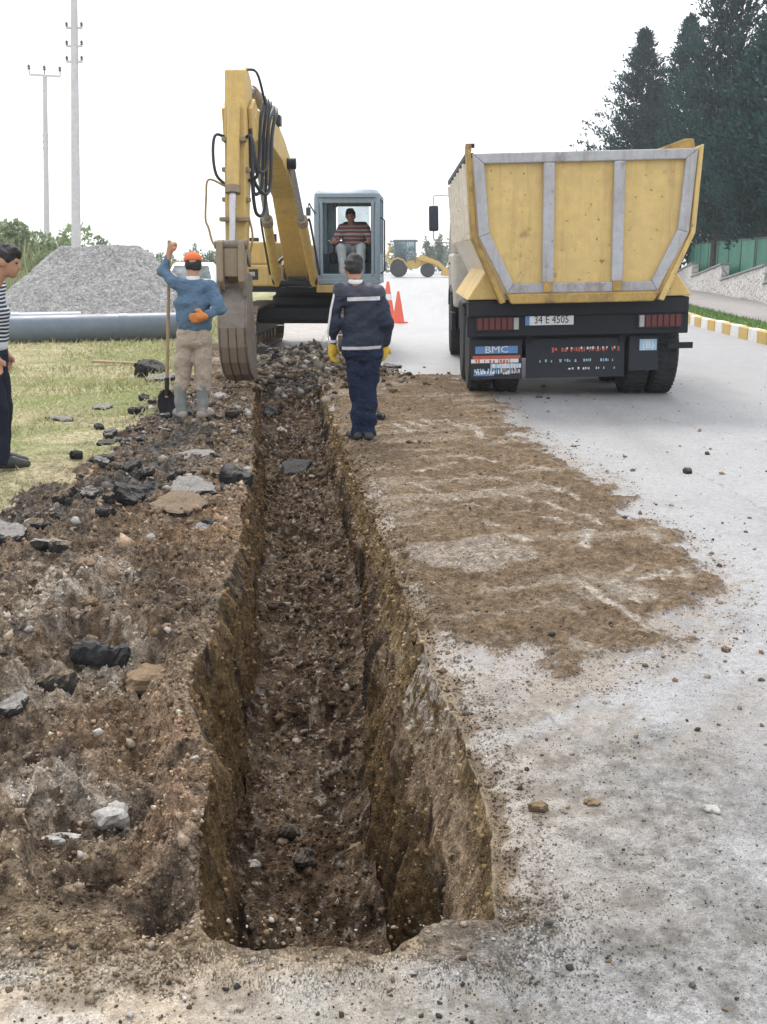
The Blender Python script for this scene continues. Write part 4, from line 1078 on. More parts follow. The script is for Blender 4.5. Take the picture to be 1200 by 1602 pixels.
# poles
def pole(label, base, top, r0, r1, arms, cross=None):
    th = thing('utility_pole', label, 'pole', base)
    a, b_ = Vector((0, 0, -.3)), Vector(top) - Vector(base)
    n = 8; MB().tube([a.lerp(b_, i / n) for i in range(n + 1)], [r0 + (r1 - r0) * i / n for i in range(n + 1)], 14).build('shaft', M['pole'], th, True)
    for f, w in arms:
        p = b_ * f
        MB().box(p, (w * 2, .09, .06)).build('bracket', M['pole'], th)
        for s_ in (-1, 1):
            MB().lathe([(.02, 0), (.05, .02), (.03, .06), (.055, .08), (.03, .13), (.01, .15)], 10, 'z', (p.x + s_ * w * .92, p.y, p.z + .03)).build('insulator', M['insul'], th, True)
    if cross:
        p = b_
        MB().beam(p + Vector((-cross, 0, .06)), p + Vector((cross, 0, -.04)), .1, .1).build('crossarm', M['pole'], th)
        for s_ in (-cross, 0, cross):
            MB().lathe([(.03, 0), (.03, .2), (.10, .24), (.05, .32), (.10, .36), (.03, .46)], 10, 'z', (p.x + s_, p.y, p.z + .05 - s_ * .06)).build('insulator', M['insul'], th, True)
    return th
pole('tall concrete utility pole rising behind the gravel heap', (-10.02, 36, 0), (-9.38, 36, 11.2), .165, .09, [(.762, .25), (.715, .25), (.675, .25), (.42, .0001)][:3])
pole('thin distant utility pole with crossarm and three insulators', (-18.2, 60, 0), (-17.56, 60, 10.85), .17, .11, [(.72, .12), (.69, .12), (.66, .12)], .80)

# grassy bank and bushes beyond
bx_ = np.linspace(-60, -7.5, 90); by_ = np.linspace(37, 75, 60)
BX, BY = np.meshgrid(bx_, by_, indexing='ij')
bz_ = 1.9 * sm(-10.5, -15.5, BX + (BY - 45) * .12) * sm(37, 43, BY) * sm(75, 66, BY) + (fbm(BX, BY, .5, 4, 221) - .5) * .5 - .12
bz_ = np.where(sm(-8.2, -9.5, BX) < .01, -.3, bz_ * sm(-7.6, -9.5, BX) - .02)
ii = np.arange(bz_.size).reshape(bz_.shape)
bq = np.stack([ii[:-1, :-1], ii[1:, :-1], ii[1:, 1:], ii[:-1, 1:]], -1).reshape(-1, 4)
bc = lerp(col(.17, .23, .09), col(.38, .35, .22), fbm(BX, BY, 1.2, 4, 223)).reshape(-1, 3)
bank = mesh_arrays('grass_bank', np.stack([BX, BY, bz_], -1).reshape(-1, 3), bq, M['turf'], None, True, bc)
tag(bank, 'low overgrown bank behind the gravel heap', kind='structure')
def bank_z(x, y):
    i_ = int(np.argmin(np.abs(bx_ - x))); j_ = int(np.argmin(np.abs(by_ - y))); return max(0.0, float(bz_[i_, j_]))
def bush(label, x, y, rx, rz, seed, mat='bushleaf', n=2600, z=None, name='bush', cat='bush', group='bushes on the bank', ls=.16, trunk=.05):
    r = np.random.default_rng(seed + 300)
    z = bank_z(x, y) if z is None else z
    th = thing(name, label, cat, (x, y, z), 0, group)
    lobes = r.normal(size=(9, 3)) * np.array([.55, .45, .22]) * np.array([rx, rx, rz]) + np.array([0, 0, rz * .55])
    lr = r.uniform(.35, .6, 9)
    w = r.integers(0, 9, n); dv = r.normal(size=(n, 3)); dv /= np.linalg.norm(dv, axis=1, keepdims=True)
    pp = lobes[w] + dv * (lr[w] * r.uniform(.4, 1.05, n) ** .6)[:, None] * np.array([rx, rx, rz]) * .75
    pp[:, 2] = np.maximum(pp[:, 2], .03)
    S_ = r.uniform(.6, 1.4, n) * ls
    sb = MB()
    for k in range(5):
        q = lobes[k]; sb.tube([(q[0] * .1, q[1] * .1, -.15), (q[0] * .4, q[1] * .4, q[2] * .5), tuple(q)], [trunk, trunk * .7, trunk * .25], 5, False)
    so_ = sb.build('stems' if name == 'bush' else 'trunk', M['bark'], th); so_['kind'] = 'stuff'
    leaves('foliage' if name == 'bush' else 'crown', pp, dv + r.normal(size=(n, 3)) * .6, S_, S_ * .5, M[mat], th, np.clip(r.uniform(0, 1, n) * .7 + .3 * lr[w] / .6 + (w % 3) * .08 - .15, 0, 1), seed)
    return th
for k, (lb_, x, y, rx, rz) in enumerate([
    ('pale leafy bush at the far left edge of the bank', -17.3, 46, 1.5, 1.2), ('round bush left of the thin distant pole', -15.3, 45, 1.4, 1.5), ('dense bush between the two utility poles', -13.6, 45, 1.5, 1.6),
    ('bush directly left of the tall pole above the gravel', -12.3, 44, 1.2, 1.7), ('dark green bush right of the tall pole', -11.2, 43.5, 1.2, 1.75), ('bush sloping down right of the gravel crest', -10.1, 43, 1.1, 1.6), ('lowest bush at the right end of the bank', -9.1, 44, 1.0, 1.35)]):
    bush(lb_, x, y, rx, rz * .85, k)
# young trees and far hedge on the field
for k, (lb_, x, y, h, w) in enumerate([
    ('thin sapling standing just right of the bank bushes', -13.8, 56, 2.6, .5), ('small round far tree above the gravel slope', -16.0, 80, 2.0, .8), ('thin far sapling left of the orange cap', -13.5, 78, 2.3, .4),
    ('bushy far tree left of the excavator arm', -11.0, 70, 2.3, .8), ('tiny far sapling between round tree and bank', -17.4, 82, 2.0, .35)]):
    bush(lb_, x, y, w, h * .62, 40 + k, 'farleaf', 700, 0.35 * h, 'young_tree', 'tree', 'young trees on the far field', .15, .03)
for k, (lb_, x, y, h, w) in enumerate([('far tree behind the wheel loader cab', 1.6, 118, 4.6, 1.6), ('slim far tree right of the loader cab', 5.0, 124, 4.8, .55), ('slim far tree behind the loader arm', 6.4, 126, 5.0, .55), ('dark far tree beside the truck mirror', 7.9, 122, 5.6, 1.5), ('far tree hidden partly by the truck cab', 10.2, 125, 5.2, 2.0)]):
    bush(lb_, x, y, w, h * .6, 60 + k, 'farleaf', 800, .4, 'far_tree', 'tree', 'trees beyond the loader', .32, .1)
def blades(name, x, y, z, h, w, shade, mat, label, lean=.5, seed=0, kind='stuff'):
    r = np.random.default_rng(seed); n = len(x); an = r.uniform(0, 6.28, n); ln = r.normal(size=(n, 2)) * lean
    dx, dy = np.cos(an) * w, np.sin(an) * w
    p0 = np.stack([x, y, z], -1); tip = p0 + np.stack([ln[:, 0] * h, ln[:, 1] * h, h], -1)
    v = np.stack([p0 - np.stack([dx, dy, 0 * dx], -1), p0 + np.stack([dx, dy, 0 * dx], -1), tip], 1).reshape(-1, 3)
    o = mesh_arrays(name, v, np.arange(n * 3).reshape(n, 3), mat, None, False, np.repeat(np.stack([shade] * 3, -1), 3, 0))
    return tag(o, label, kind=kind)
r = np.random.default_rng(5)
n = 30000; y_ = 6.3 * (24 / 6.3) ** r.uniform(0, 1, n); x_ = -r.uniform(0, 1, n) * (.48 * y_ + 1) - 1.6
g_ = grass_d(x_, y_); patchy = fbm(x_, y_, .8, 3, 151)
kp = (g_ > .05) & (r.uniform(0, 1, n) < (.25 + 1.2 * sm(.38, .6, patchy)) * sm(5, 13, y_) + .12)
x_, y_, pt = x_[kp], y_[kp], patchy[kp]
blades('verge_grass', x_, y_, plateau(x_, y_), r.uniform(.012, .05, len(x_)) * (.5 + .9 * pt) * (1 + .06 * y_), .0035 + .0006 * y_, np.clip(r.uniform(0, 1, len(x_)) * .9 + (.62 - pt) * 2.2, 0, 1), M['blade'], 'patchy short grass, green and straw coloured', .7, 1)
n = 14000; x_ = -r.uniform(3.6, 22, n); y_ = r.uniform(23, 37, n)
blades('field_grass', x_, y_, 0 * x_, r.uniform(.08, .30, n), .02 + 0 * x_, r.uniform(0, 1, n), M['blade'], 'rough grass of the field around the gravel heap', .6, 2)
n = 16000; x_ = r.uniform(-30, -8, n); y_ = r.uniform(37, 52, n)
zz_ = np.array([bank_z(a_, b_) for a_, b_ in zip(x_, y_)])
blades('tall_weeds', x_, y_, zz_, r.uniform(.3, 1.1, n) * (1 + .25 * (x_ < -15)), .03 + 0 * x_, np.clip(r.normal(.5, .3, n), 0, 1), M['tallblade'], 'tall weeds and grass covering the bank', .35, 3)
n = 16000; x_ = r.uniform(-45, -4.5, n); y_ = r.uniform(66, 98, n)
blades('far_hedge_growth', x_, y_, 0 * x_, r.uniform(.5, 1.7, n), .08 + 0 * x_, np.clip(r.normal(.4, .3, n), 0, 1), M['tallblade'], 'band of far wild growth along the horizon', .4, 4)
n = 6000; y_ = r.uniform(8, 44, n); x_ = np.array([float(kerb(a_)) for a_ in y_]) + r.uniform(.2, 1.04, n)
blades('strip_grass', x_, y_, KH - .03 + 0 * x_, r.uniform(.04, .12, n), .012 + 0 * x_, r.uniform(0, 1, n), M['greenblade'], 'short green grass of the strip behind the kerb', .6, 6)
# straw coloured board on the grass
mb = MB(); mb.box((0, 0, .02), (.9, .14, .03)); o = mb.build('wooden_board', M['wood'], None, False, .006)
xb_, yb_ = gp(190, 574); o.location = (xb_, yb_, ground_z(xb_, yb_) + .02); o.rotation_euler = (.02, .03, -.15)
tag(o, 'weathered board lying on the grass left of the shovel', 'board')

# ------------------------------------------------------------ cones, loader, car
def cone(label, x, y, h, tilt=0.0, flat=False):
    th = thing('traffic_cone', label, 'cone', (x, y, 0), .2, 'orange traffic cones on the road')
    s_ = h / .75
    pr_ = [(.145 * s_, .03), (.028 * s_, h - .02), (.024 * s_, h)]
    MB().lathe(pr_, 24).build('cone_body', M['cone'], th, True)
    MB().box((0, 0, .018), (.40 * s_, .40 * s_, .034)).build('base', M['cone'], th, False, .01)
    f0, f1 = .50, .66
    rr0 = lambda f: .145 * s_ + (.028 - .145) * s_ * ((f * h - .03) / (h - .05)) + .003
    MB().lathe([(rr0(f0), f0 * h), (rr0(f1), f1 * h)], 24).build('band', M['cone'] if flat else M['white'], th, True)
    th.rotation_euler = (tilt, 0, .2)
    return th
cone('orange traffic cone standing alone on the pale road', .38, 28.3, .80, flat=True)
cone('orange and white cone partly hidden behind the dark jacket', .12, 30.5, 1.0)

ld = thing('backhoe_loader', 'distant yellow wheel loader with glazed cab at the end of the road', 'loader', (0, 100, 0))
mb = MB()
MB().prism([(1.0, .75), (3.0, .75), (3.35, 1.0), (3.3, 1.75), (2.6, 1.85), (1.9, 1.35), (1.0, 1.3)], 'y', -.6, .6).build('chassis', M['ld_yellow'], ld, False, .05)
MB().prism([(3.0, 1.0), (4.6, .9), (4.7, 1.15), (3.6, 1.75), (3.0, 1.75)], 'y', -.5, .5).build('bonnet', M['ld_yellow'], ld, False, .05)
MB().prism([(3.05, 1.55), (3.3, 2.0), (5.0, 1.35), (5.6, .7), (5.35, .5), (4.8, 1.05)], 'y', -.85, -.7).build('loader_arm', M['ld_yellow'], ld, False, .03)
MB().prism([(3.05, 1.55), (3.3, 2.0), (5.0, 1.35), (5.6, .7), (5.35, .5), (4.8, 1.05)], 'y', .7, .85).build('loader_arm', M['ld_yellow'], ld, False, .03)
MB().prism([(5.2, .15), (6.0, .10), (6.05, .2), (5.6, .9), (5.3, .95)], 'y', -1.15, 1.15).build('bucket', M['ld_yellow'], ld, False, .02)
MB().prism([(.85, 3.05), (3.0, 3.05), (3.1, 3.15), (2.95, 3.28), (.95, 3.28), (.75, 3.15)], 'y', -.8, .8).build('cab_roof', M['ld_grey'], ld, False, .04)
for xx_, yy_ in ((1.0, -.7), (2.05, -.72), (2.85, -.7), (1.0, .7), (2.85, .7)):
    MB().beam((xx_, yy_, 1.25), (xx_ - .03, yy_, 3.06), .10, .10).build('cab_pillar', M['ld_grey'], ld)
for x0_, x1_, y_0 in ((1.06, 2.0, -.7), (2.1, 2.8, -.7), (1.06, 2.8, .7)):
    MB().box(((x0_ + x1_) / 2, y_0, 2.25), (x1_ - x0_, .015, 1.55)).build('cab_window', M['glass'], ld)
MB().box((1.75, 0, 1.7), (.5, .5, .9)).build('seat', M['seat'], ld, False, .08)
def wheel_parts(th, x, y, z, r_, w_, axis, tyre, rim, smooth=True):
    o_ = MB().lathe([(r_ * .58, -w_ / 2), (r_ * .9, -w_ / 2), (r_ * .985, -w_ * .38), (r_, -w_ * .2), (r_, w_ * .2), (r_ * .985, w_ * .38), (r_ * .9, w_ / 2), (r_ * .58, w_ / 2)], 36, axis).build('wheel', tyre, th, True)
    o_.location = (x, y, z)
    MB().lathe([(r_ * .10, -w_ * .3), (r_ * .5, -w_ * .22), (r_ * .585, -w_ * .50), (r_ * .585, w_ * .50), (r_ * .5, w_ * .22), (r_ * .10, w_ * .3)], 28, axis).build('rim', rim, o_, True)
    return o_
for y_ in (-.8, .8):
    wheel_parts(ld, 1.35, y_, .78, .78, .42, 'y', M['rubber'], M['ld_yellow'])
    wheel_parts(ld, 3.95, y_, .62, .62, .36, 'y', M['rubber'], M['ld_yellow'])
    MB().prism([(.5, 1.05), (.75, 1.55), (1.25, 1.75), (1.8, 1.55), (2.15, .95), (2.05, .95), (1.75, 1.45), (1.25, 1.62), (.8, 1.45), (.6, 1.05)], 'y', y_ - .24, y_ + .24).build('fender', M['ld_yellow'], ld, False, .02)
MB().tube([(.9, 0, 1.0), (.3, 0, 1.9), (.75, 0, 2.7)], .14, 8).build('backhoe_arm', M['ld_yellow'], ld)

ca = thing('parked_car', 'white car glimpsed behind the orange cap', 'car', (-6.25, 36.5, 0), .05)
W2 = .84
def sect(y, pts): return [(x, y, z) for x, z in pts] + [(-x, y, z) for x, z in reversed(pts)]
body = [(.60, .25), (.82, .40), (W2, .70), (.80, .86)]
MB().loft([sect(-2.0, [(.5, .3), (.70, .42), (.74, .62), (.62, .72)]), sect(-1.85, [(.58, .27), (.79, .4), (.81, .68), (.72, .80)]), sect(-.9, [(.6, .25), (.82, .4), (W2, .74), (.78, .93)]), sect(1.6, [(.6, .25), (.82, .4), (W2, .76), (.78, .97)]), sect(2.0, [(.5, .3), (.75, .42), (.79, .74), (.70, .92)])]).build('body', M['car_white'], ca, True)
MB().loft([sect(-.95, [(.78, .92), (.76, .95)]), sect(-.25, [(.79, .93), (.60, 1.43)]), sect(.6, [(.79, .95), (.62, 1.49)]), sect(1.4, [(.79, .97), (.60, 1.43)]), sect(1.9, [(.76, .95), (.70, 1.0)])]).build('cabin', M['car_white'], ca, True)
MB().add([(-.70, -.93, .99), (.70, -.93, .99), (.55, -.30, 1.40), (-.55, -.30, 1.40)], [(0, 1, 2, 3)]).build('windscreen', M['glass_dark'], ca)
for s_ in (-1, 1):
    MB().lathe([(.02, -.03), (.11, -.02), (.12, .02), (.05, .05)], 16, 'y', (s_ * .6, -1.93, .63)).build('headlight', M['clear_lens'], ca, True)
    MB().box((s_ * .92, -.55, 1.0), (.14, .08, .12)).build('mirror', M['car_white'], ca, False, .02)
    for yy_ in (-1.3, 1.3): wheel_parts(ca, s_ * .74, yy_, .30, .30, .2, 'x', M['rubber'], M['rim'])
MB().box((0, -1.99, .5), (1.0, .03, .12)).build('grille', M['black'], ca)
# ============================================================ dump truck
def text_mesh(name, body, mat, parent, loc, h, rot=(math.pi / 2, 0, 0), sx=1.0, Mx=None, depth=.002):
    cu = bpy.data.curves.new(name, 'FONT'); cu.body = body; cu.size = h; cu.align_x = 'CENTER'; cu.align_y = 'CENTER'; cu.extrude = depth; cu.resolution_u = 2
    tmp = bpy.data.objects.new(name, cu); C.objects.link(tmp)
    dg = bpy.context.evaluated_depsgraph_get(); me = bpy.data.meshes.new_from_object(tmp.evaluated_get(dg))
    bpy.data.objects.remove(tmp)
    me.materials.clear(); me.materials.append(mat)
    from mathutils import Euler
    T = Matrix.Translation(Vector(loc)) @ Euler(rot).to_matrix().to_4x4() @ Matrix.Diagonal((sx, 1, 1, 1))
    me.transform(Mx @ T if Mx is not None else T)
    return link(name, me, parent)

tk = thing('dump_truck', 'yellow dump truck seen from behind, grey-framed tailgate, parked on the road', 'truck', (2.26, 12.62, 0), rad(-1.0))
RB = Matrix.Translation((0, 0, .5)) @ Matrix.Rotation(rad(-1.25), 4, 'Y') @ Matrix.Translation((0, 0, -.5))
def tb(mb, name, mat, parent=tk, smooth=False, bevel=.0): return mb.xf(RB).build(name, mat, parent, smooth, bevel)
M['tr_glare_cream'] = paint('body_glare_cream', (.82, .77, .68), .5, (.60, .50, .40), .45, 1.4, chips=(.2, .13, .08))  # overexposed sky brightness on the body sides put into the base colour
# open body
U = [(-1.25, 2.72), (-1.18, 1.85), (-.86, 1.16), (.86, 1.16), (1.18, 1.85), (1.25, 2.72), (1.19, 2.72), (1.12, 1.88), (.82, 1.22), (-.82, 1.22), (-1.12, 1.88), (-1.19, 2.72)]
def usec(y): return [(x, y, z) for x, z in U]
mb = MB()
ra, rb_ = usec(.06), usec(4.95)
n = len(U); mb.v = ra + rb_
mb.f = [(i, (i + 1) % n, n + (i + 1) % n, n + i) for i in range(n)]
for s_ in (0, n): mb.f += [tuple(s_ + k for k in q) for q in ((0, 1, 10, 11), (1, 2, 9, 10), (2, 3, 8, 9), (3, 4, 7, 8), (4, 5, 6, 7))]
shell = tb(mb, 'dump_body', M['tr_glare_cream'])
tb(MB().prism([(-1.25, 2.72), (-1.18, 1.85), (-.86, 1.16), (.86, 1.16), (1.18, 1.85), (1.25, 2.72)], 'y', 4.96, 5.04), 'headboard', M['tr_glare_cream'], shell)
for s_ in (-1, 1):
    tb(MB().beam((s_ * 1.25, .12, 2.75), (s_ * 1.25, 4.95, 2.78), .10, .07), 'top_rail', M['dark_steel'], shell, False, .01)
    for k in range(7):
        y_ = .55 + k * .68
        tb(MB().hexa([(s_ * 1.18, y_ - .05, 1.85), (s_ * 1.255, y_ - .04, 1.85), (s_ * 1.255, y_ + .04, 1.85), (s_ * 1.18, y_ + .05, 1.85), (s_ * 1.25, y_ - .05, 2.70), (s_ * 1.315, y_ - .04, 2.70), (s_ * 1.315, y_ + .04, 2.70), (s_ * 1.25, y_ + .05, 2.70)]), 'side_rib', M['tr_glare_cream'], shell, False, .008)
# rear corner posts (yellow), outside the gate
for s_ in (-1, 1):
    P_ = [(1.245, 2.78), (1.30, 2.80), (1.245, 1.86), (.92, 1.12), (.855, 1.14), (1.19, 1.87)]
    tb(MB().prism([(s_ * x, z) for x, z in P_], 'y', -.12, .20), 'corner_post', M['tr_worn'] if s_ < 0 else M['tr_yellow'], shell, False, .012)
tb(MB().prism([(.80, 2.76), (1.12, 2.87), (1.22, 2.87), (1.24, 2.76)], 'y', .02, .08), 'corner_ear', M['tr_worn'], shell, False, .01)
tb(MB().box((-1.27, .02, 2.82), (.07, .10, .08)), 'gate_hinge', M['tr_worn'], shell, False, .012)
tb(MB().cyl((-1.30, .02, 2.85), (-1.20, .02, 2.85), .025), 'hinge_pin', M['dark_steel'], shell, True)
# tail gate
GO = [(-1.235, 2.755), (-1.165, 1.86), (-.84, 1.235), (.84, 1.235), (1.165, 1.86), (1.235, 2.755)]
GI = [(-1.105, 2.645), (-1.045, 1.90), (-.775, 1.345), (.775, 1.345), (1.045, 1.90), (1.105, 2.645)]
gate = tb(MB().prism([(x * .985, z) for x, z in GO], 'y', -.075, -.02), 'tailgate', M['tr_yellow'])
for k in range(6):
    a, b_ = k, (k + 1) % 6
    q = [GO[a], GO[b_], GI[b_], GI[a]]
    tb(MB().prism(q, 'y', -.135, -.076), 'gate_frame', M['tr_rust'] if k in (2,) else M['tr_grey'], gate, False, .012)
for x_ in (-.39, .385):
    tb(MB().box((x_, -.109, 1.995), (.125, .066, 1.295)), 'gate_post', M['tr_grey'], gate, False, .014)
    tb(MB().box((x_, -.13, 1.30), (.10, .05, .12)), 'gate_lug', M['tr_worn'], gate, False, .01)
tb(MB().prism([(-.86, 1.23), (-.80, 1.12), (.80, 1.12), (.86, 1.23)], 'y', -.16, .05), 'body_lip', M['tr_worn'], shell, False, .015)
for x_ in (-.42, .36): tb(MB().cyl((x_ - .05, -.12, 1.14), (x_ + .05, -.12, 1.14), .03), 'lip_hinge', M['dark_steel'], shell, True)
# mudguards
for s_ in (-1, 1):
    P_ = [(1.29, 1.165), (1.06, 1.50), (.80, 1.50), (.80, 1.165)]
    tb(MB().prism([(s_ * x, z) for x, z in P_], 'y', .10, 2.95), 'mudguard', M['tr_yellow'], tk, False, .015)
# chassis and rear panel
for x_ in (-.42, .42): tb(MB().box((x_, 3.85, .93), (.10, 6.9, .26)), 'chassis_rail', M['dark_steel'])
tb(MB().box((0, .30, 1.06), (2.54, .36, .19)), 'rear_crossmember', M['dark_steel'], tk, False, .02)
tb(MB().box((0, .22, .86), (2.56, .10, .25)), 'light_panel', M['dark_steel'], tk, False, .012)
tb(MB().box((0, .42, .70), (2.1, .08, .10)), 'underrun_bar', M['dark_steel'], tk, False, .015)
for s_ in (-.55, .55): tb(MB().box((s_, .36, .80), (.08, .10, .34)), 'bar_bracket', M['dark_steel'])
tb(MB().box((1.22, .30, .585), (.30, .05, .07)), 'side_marker_arm', M['dark_steel'])
for s_, x0 in ((-1, -1.17), (1, .70)):
    fr_ = tb(MB().box((x0 + .245, .158, .885), (.52, .03, .17)), 'tail_light', M['black'], tk, False, .008)
    for k in range(7):
        c_ = M['clear_lens'] if (k == 6 and s_ < 0) or (k == 0 and s_ > 0) else M['red_lens']
        tb(MB().box((x0 + .035 + k * .070, .138, .885), (.058, .02, .135)), 'lens', c_, fr_, False, .006)
# number plate
pl = tb(MB().box((-.33, .155, .92), (.56, .014, .12)), 'number_plate', M['white'], tk, False, .004)
tb(MB().box((-.585, .146, .92), (.05, .006, .116)), 'plate_band', M['blue_print'], pl)
text_mesh('plate_text', '34 E 4505', M['black'], pl, (-.305, .146, .918), .125, sx=.80, Mx=RB)
# flaps and their lettering
fl = tb(MB().box((-.93, .30, .46), (.60, .016, .46)), 'mud_flap', M['flap'])
tb(MB().box((-.93, .289, .575), (.50, .004, .085)), 'flap_band', M['blue_print'], fl)
text_mesh('flap_text', 'BMC', M['white'], fl, (-.93, .284, .575), .11, sx=1.25, Mx=RB)
tb(MB().box((-.93, .289, .49), (.56, .004, .035)), 'flap_band', M['red_print'], fl)
tb(MB().box((-.95, .289, .445), (.56, .004, .045)), 'flap_band', M['white'], fl)
tb(MB().box((-1.08, .287, .285), (.24, .004, .030)), 'flap_band', M['blue_print'], fl)
tb(MB().box((-.82, .289, .385), (.36, .004, .055)), 'flap_band', M['sky_print'], fl)
rf = random.Random(9)
def marks(parent, y, x0, x1, z, h, mat, dens=.8):
    x_ = x0; mb_ = MB()
    while x_ < x1:
        w_ = rf.uniform(.012, .034)
        if rf.random() < dens:
            hh = h * rf.uniform(.55, 1.0)
            mb_.box((x_ + w_ / 2, y, z + rf.uniform(-.1, .1) * h), (w_ * .7, .003, hh))
            if rf.random() < .6: mb_.box((x_ + w_ / 2, y - .0005, z + h * rf.choice((-.35, .0, .35))), (w_, .003, h * .22))
        x_ += w_ + rf.uniform(.004, .012)
    return tag(tb(mb_, 'worn_lettering', mat, parent), kind='stuff')
marks(fl, .285, -1.18, -.70, .44, .05, M['red_print'], .6)
marks(fl, .284, -.98, -.66, .385, .06, M['white'], .9)
marks(fl, .286, -1.20, -.66, .325, .065, M['sky_print'], .95)
marks(fl, .285, -1.20, -.70, .31, .05, M['white'], .7)
marks(fl, .2845, -.86, -.68, .325, .05, M['red_print'], .7)
cf_ = tb(MB().box((0, .33, .46), (1.16, .016, .46)), 'mud_flap', M['flap'])
marks(cf_, .319, -.35, .50, .56, .055, M['red_print'], .75)
marks(cf_, .318, -.30, .52, .575, .03, M['white'], .3)
marks(cf_, .318, -.42, .46, .43, .035, M['sky_print'], .55)
marks(cf_, .318, -.08, .47, .335, .03, M['white'], .45)
rfp = tb(MB().box((.80, .30, .50), (.34, .016, .40)), 'mud_flap', M['flap'])
st = tb(MB().box((.85, .288, .60), (.20, .005, .13)), 'sticker', M['sky_print'], rfp)
text_mesh('sticker_text', '(B)', M['white'], st, (.85, .283, .60), .12, Mx=RB)
# wheels
def truck_wheel(x, y, r_=.50, w_=.29):
    o_ = wheel_parts(tk, x, y, r_ + .004, r_, w_, 'x', M['rubber'], M['rim'])
    mb_ = MB()
    for k in range(44):
        a_ = 2 * math.pi * k / 44
        for s2 in (-1, 1):
            mb_.box(Vector((s2 * w_ * .25, math.cos(a_) * (r_ + .002), math.sin(a_) * (r_ + .002))), (w_ * .36, .040, .018), Matrix.Rotation(a_ - math.pi / 2, 3, 'X') @ Matrix.Rotation(s2 * .35, 3, 'Z'))
    mb_.build('tread', M['rubber'], o_)
    hb = MB()
    for k in range(10):
        a_ = 2 * math.pi * k / 10; s2 = -1 if x < 0 else 1
        hb.cyl((s2 * w_ * .20, math.cos(a_) * r_ * .33, math.sin(a_) * r_ * .33), (s2 * w_ * .36, math.cos(a_) * r_ * .33, math.sin(a_) * r_ * .33), .016, n=6)
    hb.build('wheel_nuts', M['dark_steel'], o_)
for y_ in (.86, 2.16):
    for x_ in (-1.10, -.77, .77, 1.10): truck_wheel(x_, y_)
for x_ in (-1.08, 1.08): truck_wheel(x_, 6.25, .50, .30)
for y_ in (.86, 2.16): MB().cyl((-.7, y_, .50), (.7, y_, .50), .09).build('axle', M['dark_steel'], tk, True)
MB().lathe([(.05, -.25), (.20, -.12), (.22, 0), (.20, .12), (.05, .25)], 20, 'y', (0, .86, .50)).build('differential', M['dark_steel'], tk, True)
MB().cyl((0, 1.0, .52), (0, 5.2, .75), .06).build('drive_shaft', M['dark_steel'], tk, True)
# side gear and cab
tb(MB().box((-.95, 4.3, .76), (.40, 1.1, .50)), 'fuel_tank', M['dark_steel'], tk, False, .06)
tb(MB().box((1.02, 4.3, .74), (.42, 1.0, .5)), 'battery_box', M['dark_steel'], tk, False, .03)
cab = tb(MB().prism([(5.45, .85), (7.35, .85), (7.45, 1.3), (7.40, 1.72), (5.45, 1.72)], 'x', -1.2, 1.2), 'cab', M['tr_white'], tk, False, .05)
tb(MB().prism([(5.45, 2.62), (7.05, 2.62), (6.95, 2.74), (5.55, 2.74)], 'x', -1.16, 1.16), 'cab_roof', M['tr_white'], cab, False, .04)
for s_ in (-1, 1):
    for ya, yb2 in ((5.50, 5.50), (6.35, 6.32), (7.33, 7.0)):
        tb(MB().beam((s_ * 1.16, ya, 1.72), (s_ * 1.13, yb2, 2.63), .07, .09), 'cab_pillar', M['tr_white'], cab, False, .01)
    tb(MB().add([(s_ * 1.165, 5.56, 1.73), (s_ * 1.165, 6.30, 1.73), (s_ * 1.14, 6.27, 2.61), (s_ * 1.14, 5.56, 2.61)], [(0, 1, 2, 3)]), 'side_window', M['glass'], cab)
    tb(MB().add([(s_ * 1.165, 6.40, 1.73), (s_ * 1.165, 7.28, 1.73), (s_ * 1.14, 6.97, 2.61), (s_ * 1.14, 6.37, 2.61)], [(0, 1, 2, 3)]), 'side_window', M['glass'], cab)
    tb(MB().box((s_ * 1.205, 6.75, 1.55), (.02, .16, .035)), 'door_handle', M['black'], cab)
    x_ = s_ * 1.46
    mi = tb(MB().box((x_, 7.25, 2.33), (.17, .09, .44)), 'mirror', M['mirror'], cab, False, .03)
    tb(MB().stube([(s_ * 1.15, 7.2, 2.70), (x_ - s_ * .03, 7.25, 2.72), (x_, 7.25, 2.62), (x_, 7.25, 2.56)], .014, 6), 'mirror_arm', M['tr_white'], mi)
    tb(MB().stube([(x_, 7.25, 2.12), (x_, 7.25, 1.98), (x_ - s_ * .07, 7.25, 1.93), (s_ * 1.18, 7.25, 1.90)], .014, 6), 'mirror_arm', M['tr_white'], mi)
    tb(MB().box((s_ * 1.2, 5.9, .62), (.06, .9, .30)), 'step', M['dark_steel'], cab, False, .01)
    tb(MB().prism([(5.6, .85), (5.75, 1.1), (6.25, 1.2), (6.75, 1.1), (6.9, .85), (6.8, .85), (6.65, 1.03), (6.25, 1.12), (5.85, 1.03), (5.7, .85)], 'x', s_ * 1.0, s_ * 1.23), 'wheel_arch', M['dark_steel'], cab)
tb(MB().add([(-1.1, 5.47, 1.74), (1.1, 5.47, 1.74), (1.08, 5.47, 2.60), (-1.08, 5.47, 2.60)], [(0, 1, 2, 3)]), 'rear_window', M['glass_dark'], cab)
tb(MB().add([(-1.12, 7.36, 1.76), (1.12, 7.36, 1.76), (1.08, 7.05, 2.60), (-1.08, 7.05, 2.60)], [(0, 1, 2, 3)]), 'windscreen', M['glass'], cab)
tb(MB().box((0, 7.42, .75), (2.4, .2, .45)), 'bumper', M['tr_white'], tk, False, .04)
# ============================================================ excavator (faces the camera; local -Y is forward)
EXA = rad(-2.6)
ex = thing('excavator', 'yellow tracked excavator with raised boom, facing us at the trench end', 'excavator', (-1.40, 20.6, 0), EXA)
